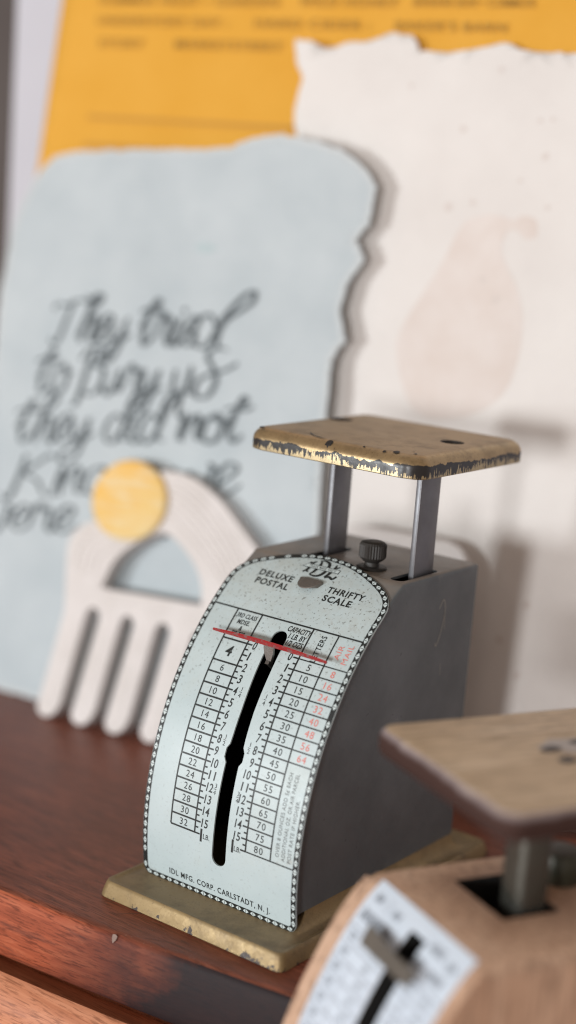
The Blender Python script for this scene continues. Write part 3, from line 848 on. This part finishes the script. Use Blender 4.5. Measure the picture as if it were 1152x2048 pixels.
# pale blue handmade paper with brush lettering
bl = m_paper('pale_blue_rag_paper', (.44, .50, .53), (.535, .59, .615), spot=(.40, .46, .49), scale=1.0, rel=.6)
bo = [(-34, .5), (-2, .4), (50, .6), (80, .5), (108, .7), (109.5, 40), (110, 84.4), (108.4, 99), (105, 135.6), (104, 150.3), (108.2, 158.1), (104, 168.7), (105.2, 178.1), (110.9, 187.7), (106.3, 194.7), (110.6, 200.5), (111.2, 214.6), (105.5, 221), (97.9, 225.5), (84.8, 229.4), (67.6, 231), (54.9, 228.6), (48, 225.2), (38.1, 224), (10.8, 222.4), (-24.8, 219.4), (-34, 217), (-39.5, 211.5), (-44.4, 204), (-49.6, 190.3), (-50.2, 180), (-51.2, 159.1), (-47.5, 100), (-41, 40)]
def bwarp(x, z): return 1.3 * mnoise.noise((x * .014, z * .014, 5)) + .5 * mnoise.noise((x * .05, z * .05, 2)) - 2.2 * max(0, (z - 190) / 36) ** 2
bp = sheet('blue_paper', deckle(bo, 1.2, .8, 11, .55), 3, 10.5, bl, .5, bwarp, 6)
tag(bp, 'pale blue deckle-edged paper with grey brush lettering behind the white comb', 'paper')
rim = deckle(bo, 1.2, .8, 11, .55); rin = inset(rim, 2.2); nr = len(rim)
rv = [(x, bwarp(x, z) - .1, z) for x, z in rim] + [(x, bwarp(x, z) - .1, z) for x, z in rin]
obj('deckle_rim', rv, [(i, (i + 1) % nr, nr + (i + 1) % nr, nr + i) for i in range(nr)], m_paper('pale_deckle', (.50, .545, .56), (.56, .595, .605)), bp, 60)
L = {
 't': [[(.0, .55), (.35, 1.15), (.62, 1.75), (.5, 1.85), (.32, 1.2), (.2, .4), (.38, .0), (.72, .25)], [(-.15, 1.2), (.25, 1.38), (.6, 1.2), (.95, 1.35)]],
 'T': [[(.55, 1.75), (.32, .9), (.2, .2), (-.05, -.15), (-.3, .1)], [(-.45, 1.2), (-.3, 1.55), (.2, 1.5), (.7, 1.75), (1.15, 1.7), (1.25, 1.95), (1.0, 2.05)]],
 'h': [[(0, .15), (.35, 1.0), (.75, 1.7), (.78, 2.1), (.52, 2.05), (.36, 1.4), (.18, .0)], [(.18, .2), (.45, .85), (.74, .85), (.68, .25), (.85, .0), (1.05, .25)]],
 'e': [[(0, .25), (.4, .5), (.62, .85), (.4, 1.02), (.12, .7), (.14, .2), (.42, .0), (.8, .3)]],
 'y': [[(0, .9), (.05, .3), (.35, .1), (.68, .85)], [(.7, .9), (.56, -.1), (.3, -.8), (-.1, -.95), (-.22, -.6), (.25, -.15), (1.0, .35)]],
 'r': [[(0, .2), (.18, 1.0), (.32, 1.12), (.4, .85), (.68, .9), (.62, .3), (.8, .02), (1.0, .3)]],
 'i': [[(0, .3), (.22, .9), (.14, .25), (.32, .0), (.6, .3)], [(.22, 1.3), (.34, 1.42), (.30, 1.25)]],
 'd': [[(.66, .75), (.35, 1.0), (.0, .6), (.1, .1), (.45, .05), (.72, .6), (.95, 1.4), (1.25, 2.0), (1.1, 2.25), (.86, 1.9), (.74, .9), (.72, .15), (1.0, .1)]],
 'D': [[(.75, .75), (.35, 1.2), (-.1, .7), (.05, .05), (.55, .0), (.95, .7), (1.3, 1.5), (1.75, 2.3), (2.15, 2.45), (2.2, 1.95), (1.7, 1.35), (1.1, .8), (.98, .2), (1.2, .0)]],
 'o': [[(.5, 1.0), (.12, .8), (.02, .3), (.3, .0), (.68, .2), (.74, .7), (.48, 1.0), (.6, .75), (1.0, .8)]],
 'b': [[(0, .3), (.4, 1.2), (.68, 1.9), (.5, 2.1), (.3, 1.3), (.15, .3), (.4, .0), (.75, .3), (.65, .75), (.35, .7)]],
 'B': [[(.4, 1.95), (.2, .8), (.0, -.4), (-.25, -.5)], [(-.2, 1.35), (.1, 1.9), (.6, 2.05), (1.0, 1.75), (.8, 1.25), (.3, 1.0)], [(.3, 1.0), (.9, .9), (1.0, .4), (.6, .0), (.15, .15)]],
 'u': [[(0, .9), (.02, .3), (.3, .0), (.62, .4), (.7, .9)], [(.7, .9), (.66, .25), (.98, .15)]],
 's': [[(0, .2), (.4, 1.0), (.5, 1.08), (.45, .75), (.62, .3), (.4, .0), (.08, .12)], [(.5, .05), (.85, .3)]],
 'S': [[(1.15, 1.95), (.7, 2.1), (.3, 1.7), (.55, 1.15), (.95, .6), (.7, .05), (.2, .0), (.1, .45), (.5, .75), (1.3, .95), (1.7, 1.25)], [(-.25, 1.1), (-.42, .0), (-.4, -.75), (.1, -1.05), (.9, -1.0), (1.5, -.85)]],
 'n': [[(0, .1), (.15, 1.0), (.2, .05)], [(.2, .3), (.5, .95), (.75, .8), (.7, .2), (.98, .12)]],
 'K': [[(.15, 1.75), (.05, .8), (-.25, -.15), (-.5, .05)], [(1.0, 1.5), (.85, 1.7), (.4, 1.1), (.15, .8), (.6, .55), (.95, .05), (1.3, .1)]],
 'k': [[(.1, 1.9), (0, .0)], [(.7, .95), (.1, .5), (.45, .2), (.85, .1)]],
 'w': [[(0, .9), (.02, .2), (.3, .0), (.52, .75)], [(.52, .8), (.6, .1), (.9, .05), (1.12, .9), (.98, 1.0), (1.35, .8)]],
}
ADV = {'t': .72, 'T': 1.05, 'h': .95, 'e': .68, 'y': .85, 'r': .88, 'i': .5, 'd': .95, 'D': 1.2, 'o': .85, 'b': .8, 'B': 1.05, 'u': .9, 's': .72, 'S': 1.3, 'n': .92, 'K': 1.2, 'k': .85, 'w': 1.2, ' ': .55}
bink = plain('grey_brush_ink', (.095, .115, .125), .8)
rnd = random.Random(21)
lines = [('They trieD', -20, 143.5, 56, 149.5, 11.2), ('to Bury uS', -27, 121.5, 60, 130.5, 11.4), ('they did not', -33, 100.5, 72, 115.0, 11.0),
         ('Know we', -28, 79.0, 73, 95.5, 11.4), ('were seeds', -46, 62.5, 62, 77.0, 10.2)]
for word_line, x0, z0, x1, z1, xh in lines:
    tot = sum(ADV[c] for c in word_line); kx = math.dist((x0, z0), (x1, z1)) / tot
    ca, sa = math.cos(math.atan2(z1 - z0, x1 - x0)), math.sin(math.atan2(z1 - z0, x1 - x0))
    pen = 0.0; wv, wf = [], []; order = 0
    for c in word_line:
        if c in L:
            for stk in L[c]:
                pts = spline([(q[0] + rnd.uniform(-.03, .03), q[1] + rnd.uniform(-.03, .03)) for q in stk], 6) if len(stk) > 2 else resample(stk, .2, False)
                pp = []
                for a, b in pts:
                    b = 1 + (b - 1) * .62 if b > 1 else (b * .75 if b < 0 else b)
                    X = (pen + a) * kx + .18 * b * xh; Z = b * xh
                    pp.append((x0 + X * ca - Z * sa, z0 + X * sa + Z * ca))
                wbase = rnd.uniform(1.4, 1.85)
                def brush(a, pp=pp, wbase=wbase):
                    i = min(int(a * (len(pp) - 1)), len(pp) - 2); dx, dz = pp[i + 1][0] - pp[i][0], pp[i + 1][1] - pp[i][1]
                    return wbase * (.55 + .85 * abs(dz) / (math.hypot(dx, dz) or 1)) * (.7 + .3 * math.sin(math.pi * a))
                rb = ribbon(pp, brush)
                i0 = len(wv)
                for pr in rb:
                    order += 1
                    for a in pr: wv.append((a[0], bwarp(*a) - .22 - order * .0004, a[1]))
                wf += [(i0 + 2 * i, i0 + 2 * i + 1, i0 + 2 * i + 3, i0 + 2 * i + 2) for i in range(len(rb) - 1)]
        pen += ADV[c]
    obj('brush_lettering', wv, wf, bink, bp)
# a teal stain on the blue paper
q = [(42.7 + 4.5 * math.cos(a) * (.8 + .4 * rnd.random()), 186.6 + 1.8 * math.sin(a)) for a in [i * math.tau / 12 for i in range(12)]]
obj('stain', [(a, bwarp(a, b) - .2, b) for a, b in q], [tuple(range(12))], plain('teal_stain', (.43, .52, .54), .9), bp)

# small white card with rounded corners behind the scale
sc = resample(rrect(113, 170.2, .4, 92.2, 13, 8), 4)
sc = [(x, z) for x, z in sc]
so = sheet("rounded_card", sc, 5.5, 10, m_paper('white_card', (.70, .67, .65), (.75, .72, .70)), 2.4, lambda x, z: .2 * mnoise.noise((x * .03, z * .03, 6)), 10)
tag(so, 'small white card with rounded corners standing upright right behind the grey scale', 'card')

# ------------------------------------------------------------------ white comb with a yellow sun
cm = m_paper('white_clay', (.66, .625, .60), (.75, .715, .70), scale=2.2, rel=1.0)
comb = empty('decorative_comb'); stand(comb, -11, 14); comb.location.x += 2.6 * S * math.cos(PHI); comb.location.y += 2.6 * S * math.sin(PHI)
tag(comb, 'white arched comb with a yellow sun disc leaning on the blue paper', 'comb')
teeth_x0 = [9.5, 25.6, 41.4, 57.6, 73.8, 90.0]      # tooth tips
def tooth(i):
    cx_ = teeth_x0[i]; b = 1.0 + .06 * i
    return cx_, b
outer = [(8.5, 48), (5.6, 64), (6.0, 71), (10, 76), (16.6, 80), (22.5, 85), (30, 94), (37, 100), (45, 102.8), (56.1, 101.4), (68.3, 95.5), (78.6, 87.5), (88.9, 78.8), (97.5, 69), (103, 57), (104, 46)]
outline = spline(outer, 5)
bot = []
for i in range(5, -1, -1):
    tx = teeth_x0[i]; z0 = .4 + .25 * i; rw = 4.9
    topz = 42.0
    lean_ = 5.4
    # right flank down, round tip, left flank up, round gap
    xr_top = tx + rw + lean_; xl_top = tx - rw + lean_
    if i == 5: bot.append((xr_top + 2, topz))
    bot += [(tx + rw + 1.2, z0 + 6.5)]
    bot += [(tx + rw * math.cos(a) + .6 * (1 + math.sin(a)), z0 + 5.2 + 5.2 * math.sin(a)) for a in [math.radians(-20 * k) for k in range(1, 9)]]
    bot += [(tx - rw + 1.2, z0 + 6.5)]
    if i > 0:
        nx = teeth_x0[i - 1] + rw + lean_ - .4
        gc = (xl_top + nx) / 2; gr = (xl_top - nx) / 2
        bot += [(gc + gr * math.cos(a), topz + gr * 1.2 * math.sin(a)) for a in [math.radians(30 * k) for k in range(0, 7)]]
    else: bot.append((xl_top - .5, topz))
outl = resample(outline + bot, 1.6)
hole = resample(spline([(24.1, 54.0), (26.9, 63.2), (30, 68.2), (34.4, 72.4), (40, 76.2), (46.9, 79.4), (54.2, 76.9), (63.4, 69.6), (68.0, 62), (69.0, 55.6)], 5), 1.6, True)
bm = fill2d([outl, hole])
cb = objbm('comb_plate', bm, cm, comb, 50)
if sum(p.normal.y * p.area for p in cb.data.polygons) > 0: cb.data.flip_normals()
m = cb.modifiers.new('thickness', 'SOLIDIFY'); m.thickness = 7.0 * S; m.offset = -1
m = cb.modifiers.new('soft', 'BEVEL'); m.width = 1.1 * S; m.segments = 3; m.limit_method = 'ANGLE'; m.angle_limit = math.radians(50)
bake(cb); cb.data.shade_smooth(); cb.data.set_sharp_from_angle(angle=math.radians(40))
def groove(pts, name='ridge', wd=.9):
    c = spline(pts, 6); rb = ribbon(c, wd); v_ = []; 
    for (a, b), q in zip(rb, c): v_ += [(a[0], .05, a[1]), (q[0], -.45, q[1]), (b[0], .05, b[1])]
    f_ = []
    for i in range(len(c) - 1):
        f_ += [(3 * i, 3 * i + 1, 3 * i + 4, 3 * i + 3), (3 * i + 1, 3 * i + 2, 3 * i + 5, 3 * i + 4)]
    obj(name, v_, f_, cm, cb, 60)
for k in range(6):
    d = k * 3.0
    groove([(46 + d * .15, 99.5 - d * .85), (56 - d * .2, 97 - d * .9), (66.5 - d * .42, 90.5 - d * .78), (76 - d * .5, 82 - d * .62), (84 - d * .6, 73.5 - d * .45), (91.5 - d * .75, 62 - d * .1), (94.5 - d * .9, 52)])
for k in range(4):
    d = k * 3.2
    groove([(10.5 + d, 60 - d * .2), (11.5 + d, 68 - d * .25), (16.5 + d, 75 - d * .55), (22 + d * .9, 78 - d * .45)])
# sun disc
def m_sun():
    k = N('yellow_sun_paint'); v = k.coord(); x, y, z = k.xyz(v)
    st = k.noise(k.coord((9, 1, 60), (0, -.45, 0)), 5, 5, .6)
    gr = k.math('ADD', k.math('MULTIPLY', k.math('SUBTRACT', z, .0894), 20.0), k.math('MULTIPLY', k.math('SUBTRACT', x, .0304), -14.0))
    gr = k.math('ADD', k.math('ADD', gr, .15), k.math('MULTIPLY', st, .7))
    c = k.ramp(gr, [(.05, (.74, .58, .28)), (.45, (.76, .50, .15)), (.95, (.80, .46, .10))])
    c = k.mix(k.ramp(st, [(.47, 0.0), (.60, .75)]), c, (.72, .62, .40))
    c = k.mix(k.ramp(k.noise(v, 120, 4, .7), [(.5, 0.0), (.7, .5)]), c, (.74, .40, .07)); k.color(c); k.rough(.75); k.bump(st, .3, .0004); return k.m
dv, df = [], []
for k, (r, y) in enumerate(((17.2, .3), (17.3, -1.6), (16.6, -2.4), (14, -2.8), (8, -3.1))):
    for i in range(48):
        a = math.tau * i / 48; dv.append((30.2 + r * .97 * math.cos(a), y, 89.0 + r * .90 * math.sin(a)))
for k in range(4):
    for i in range(48):
        j = (i + 1) % 48; df.append((k * 48 + i, k * 48 + j, (k + 1) * 48 + j, (k + 1) * 48 + i))
df.append(tuple(4 * 48 + i for i in range(48)))
sd = obj('sun_disc', dv, df, m_sun(), comb, 40)

# ------------------------------------------------------------------ wooden toy scale in front (out of focus)
WZ = TZ; WO = (66.5, -24.1); WK = 1.182
ws = empty('wooden_scale', (WO[0], WO[1], WZ), math.radians(-27.5)); ws.scale = (WK, WK, WK)
tag(ws, 'blurred wooden letter scale with tan platform and printed white label at lower right', 'letter scale')
H = (45 - WZ) / WK                                   # top of the body in local z
wood_body = m_wood('peach_wood', (.46, .29, .195), (.54, .36, .25), (.62, .44, .32), scale=.7, rough=.5, streak=(30, 30, 4), bump=.12)
wood_top = m_wood('tan_wood', (.42, .30, .185), (.66, .51, .345), (.80, .65, .48), scale=.8, rough=.5, streak=(60, 4, 40), bump=.15)
ds = 2.0
y, z, t_, acc = 0.0, H, 0.0, []
while z > .5:
    a = .38 + .47 * math.exp(-t_ / 11) - .0062 * max(0, t_ - 24)
    acc.append((y, z, a))
    y -= ds * math.sin(a); z -= ds * math.cos(a); t_ += ds
curve = acc[::-1]
def wsurf(u, k, off):
    i = min(int(k), len(curve) - 2); t_ = k - i
    v0, v1 = curve[i], curve[i + 1]
    yy = v0[0] + (v1[0] - v0[0]) * t_; zz_ = v0[1] + (v1[1] - v0[1]) * t_; aa = v0[2] + (v1[2] - v0[2]) * t_
    return (u, yy - off * math.cos(aa), zz_ + off * math.sin(aa))
NC = len(curve) - 1
U0, U1, VB = 0.0, 45.0, 50.0
bm = bmesh.new()
poly = [(curve[0][0], 0)] + [(q[0], q[1]) for q in curve] + [(VB, H), (VB, 0)]
va = [bm.verts.new((U0, a_, b_)) for a_, b_ in poly]; vb = [bm.verts.new((U1, a_, b_)) for a_, b_ in poly]
bm.faces.new(va); bm.faces.new(vb[::-1])
for i in range(len(poly)):
    j = (i + 1) % len(poly); bm.faces.new((va[j], va[i], vb[i], vb[j]))
be = [e for e in bm.edges if (e.verts[0] in va) == (e.verts[1] in va) and max(v.co.z for v in e.verts) > 1]
bmesh.ops.bevel(bm, geom=be, offset=3.0, segments=4, affect='EDGES', profile=.5)
wbod = objbm('body', bm, wood_body, ws, 40)
SU = 25.0
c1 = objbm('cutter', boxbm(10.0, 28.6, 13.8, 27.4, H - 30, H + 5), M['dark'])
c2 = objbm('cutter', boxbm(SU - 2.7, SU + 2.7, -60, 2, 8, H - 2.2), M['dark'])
for c in (c1, c2): c.parent = ws
bpy.context.view_layer.update()
cut(wbod, [c1, c2])
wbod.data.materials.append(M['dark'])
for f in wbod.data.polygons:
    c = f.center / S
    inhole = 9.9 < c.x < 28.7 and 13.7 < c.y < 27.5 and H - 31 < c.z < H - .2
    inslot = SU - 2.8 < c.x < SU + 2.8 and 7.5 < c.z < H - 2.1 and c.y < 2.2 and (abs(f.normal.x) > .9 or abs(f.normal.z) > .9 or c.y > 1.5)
    if inhole or inslot: f.material_index = len(wbod.data.materials) - 1  # cavity walls painted black in place of their own shade
wbod.data.set_sharp_from_angle(angle=math.radians(40))
# label glued on the curved front with an opening for the slot
LU0, LU1 = 5.2, 41.8
lab = m_paper('bluish_white_label', (.55, .63, .72), (.61, .68, .76))
kt = NC - .1
ktop = kt - (11.5 / ds) / 1.6
def grid_patch(u0, u1, k0, k1, off, nu=2, nk=24):
    v_, f_ = [], []
    for j in range(nk + 1):
        for i in range(nu + 1): v_.append(wsurf(u0 + (u1 - u0) * i / nu, k0 + (k1 - k0) * j / nk, off))
    for j in range(nk):
        for i in range(nu): f_.append((j * (nu + 1) + i, j * (nu + 1) + i + 1, (j + 1) * (nu + 1) + i + 1, (j + 1) * (nu + 1) + i))
    return v_, f_
kslot = next(k for k in range(NC) if curve[k][1] > H - 4.2)
lv, lf = [], []
for u0, u1, k0, k1 in ((LU0, SU - 2.7, 4, kt), (SU + 2.7, LU1, 4, kt), (SU - 2.7, SU + 2.7, kslot, kt)):
    a_, b_ = grid_patch(u0, u1, k0, k1, .12); i0 = len(lv); lv += a_; lf += [tuple(i0 + i for i in f) for f in b_]
lb = obj('label', lv, lf, lab, ws, 60)
lk = plain('faded_label_ink', (.05, .055, .07), .7)
gv, gf = [], []
def lline(u0, k0, u1, k1, wd):
    n_ = 6; pp = [(u0 + (u1 - u0) * i / n_, k0 + (k1 - k0) * i / n_) for i in range(n_ + 1)]
    i0 = len(gv)
    for l_, r2 in ribbon([(a_, b_ * ds) for a_, b_ in pp], wd): gv.extend([wsurf(l_[0], l_[1] / ds, .2), wsurf(r2[0], r2[1] / ds, .2)])
    gf.extend([(i0 + 2 * i, i0 + 2 * i + 1, i0 + 2 * i + 3, i0 + 2 * i + 2) for i in range(n_)])
rnd = random.Random(9)
khead = kt - 5.4
rows = [khead - 1.75 * i for i in range(18)]
for k in rows:
    if k < 5: break
    lline(LU0 + .8, k, SU - 3.2, k, .22); lline(SU + 3.2, k, LU1 - .8, k, .22)
for u in (LU0 + .8, LU0 + 7.0, SU - 5.2, SU + 5.2, LU1 - 7.0, LU1 - .8): lline(u, 5, u, khead, .22)
lline(LU0 + 7.5, kt - 1.0, LU0 + 7.5, kt - 2.6, .25)
obj('label_rules', gv, gf, plain('pale_label_ink', (.26, .28, .32), .7), lb)
gv, gf = [], []
def scrib(u, k, n_, h, pitch, sl=.25, wd=.42):
    for i in range(n_):
        hh = h * rnd.uniform(.75, 1.1); lline(u + i * pitch, k - hh / 2, u + i * pitch + sl * hh, k + hh / 2, wd)
scrib(LU0 + 2.6, kt - 1.7, 3, 1.0, 1.0); scrib(LU0 + 10.0, kt - 1.9, 3, .9, 1.0); scrib(LU0 + 2.0, kt - 3.9, 11, 1.3, 1.1, .2, .5)
scrib(LU1 - 12.0, kt - 1.8, 5, .9, 1.0); scrib(LU1 - 5.0, kt - 2.2, 3, .9, 1.0); scrib(LU1 - 14.0, kt - 3.8, 4, 1.0, 1.0); scrib(LU1 - 8.0, kt - 4.0, 5, 1.0, 1.0, .3, .5)
for k in rows[1:]:
    if k < 5.5: break
    scrib(LU0 + 2.2, k + .9, 3, .8, 1.0, .3, .34); scrib(SU - 8.2, k + .9, 2, .8, 1.0, .2, .34); scrib(SU + 6.3, k + .9, 2, .8, 1.0, .2, .3); scrib(LU1 - 5.4, k + .9, 3, .8, 1.0, .2, .3)
obj('label_figures', gv, gf, lk, lb)
# grey pointer across the slot
pk = kslot - 3.3
pvv = [wsurf(u, pk + dk / ds, o_) for o_ in (2.4, 3.4) for u, dk in ((SU - 10.0, 2.3), (SU - 9.5, -1.6), (SU, -1.7), (SU + 8.6, -1.7), (SU + 8.6, 1.3), (SU, 1.5))]
wptr = obj('pointer', pvv, [tuple(range(6))[::-1], tuple(range(6, 12))] + [(i, (i + 1) % 6, 6 + (i + 1) % 6, 6 + i) for i in range(6)], m_grey('dull_pewter', (.16, .145, .125), (.26, .24, .21), metal=.6, rough=.4), ws)
pvv = [wsurf(SU + du, pk + dk / ds, o_) for o_ in (2.3, -14) for du, dk in ((-1.6, -1.2), (1.6, -1.2), (1.6, 1.0), (-1.6, 1.0))]
obj('pointer_stem', pvv, [(0, 1, 2, 3), (7, 6, 5, 4)] + [(i, (i + 1) % 4, 4 + (i + 1) % 4, 4 + i) for i in range(4)], wptr.data.materials[0], wptr)
# post, knob and platform
PTOP = (79.0 - WZ) / WK
box('post', 19.4, 27.2, 18.2, 25.8, H - 26, PTOP - 5.5, m_grey('dark_steel', (.085, .085, .075), (.14, .14, .12), metal=.75, rough=.25), ws, 1.8, 3)
kb = lathe('knob', [(4.2, 0), (4.6, .6), (4.6, 6.0), (4.0, 6.8), (1, 7.0)], 32, plain('olive_black_metal', (.035, .034, .022), .4, .3), ws, 15.8, 36.0)
for v in kb.data.vertices: v.co.z += (H + .02) * S
wpr = []
def wring(ins, z): return [(a_, b_, z) for a_, b_ in rrect(-8.6 + ins, 43.4 - ins, 1.8 + ins, 60 - ins, max(4.5 - ins, .6), 6)]
for ins, z in ((1.6, PTOP - 6.0), (.5, PTOP - 5.4), (0, PTOP - 4.2), (0, PTOP - 1.8), (.4, PTOP - .7), (1.2, PTOP - .1), (1.9, PTOP)): wpr.append(wring(ins, z))
def m_edge():
    k = N('worn_painted_edge'); v = k.coord(); nz = k.n('ShaderNodeNewGeometry'); up = k.xyz(nz.outputs['Normal'])[2]
    z = k.xyz(v)[2]
    t_ = k.math('DIVIDE', k.math('SUBTRACT', z, (PTOP - 6.0) * S), 6.0 * S)
    n_ = k.noise(v, 90, 5, .7)
    f = k.math('ADD', t_, k.math('MULTIPLY', k.math('SUBTRACT', n_, .5), .35))
    c = k.ramp(f, [(.04, (.16, .12, .12)), (.14, (.045, .024, .020)), (.76, (.055, .030, .025)), (.92, (.27, .22, .22)), (1.0, (.40, .33, .28))])
    k.color(c); k.rough(.85); k.b.inputs['Specular IOR Level'].default_value = .15; return k.m
wpl = loft('platform', wpr, wood_top, ws, 40)
wpl.data.materials.append(m_edge())
for f in wpl.data.polygons:
    if abs(f.normal.z) < .93: f.material_index = 1
smk = plain('charcoal_mark', (.09, .085, .085), .8); pale = plain('rubbed_pale_mark', (.50, .46, .43), .8)
def blot(cx_, cy_, rx, ry, mat, z, name):
    q = [(cx_ + rx * (.7 + .5 * rnd.random()) * math.cos(a_), cy_ + ry * (.7 + .5 * rnd.random()) * math.sin(a_)) for a_ in [i * math.tau / 14 for i in range(14)]]
    obj(name, [(a_, b_, PTOP + z) for a_, b_ in q], [tuple(range(14))], mat, wpl)
blot(13.5, 38, 4.5, 9, pale, .05, 'rubbed_patch')
blot(14.5, 31, 1.7, 2.6, smk, .1, 'stamp_mark'); blot(20.5, 31.5, 1.8, 2.4, smk, .1, 'stamp_mark'); blot(12.0, 40, 1.2, 3.0, smk, .1, 'stamp_mark'); blot(18.5, 42, 1.4, 3.0, smk, .1, 'stamp_mark')
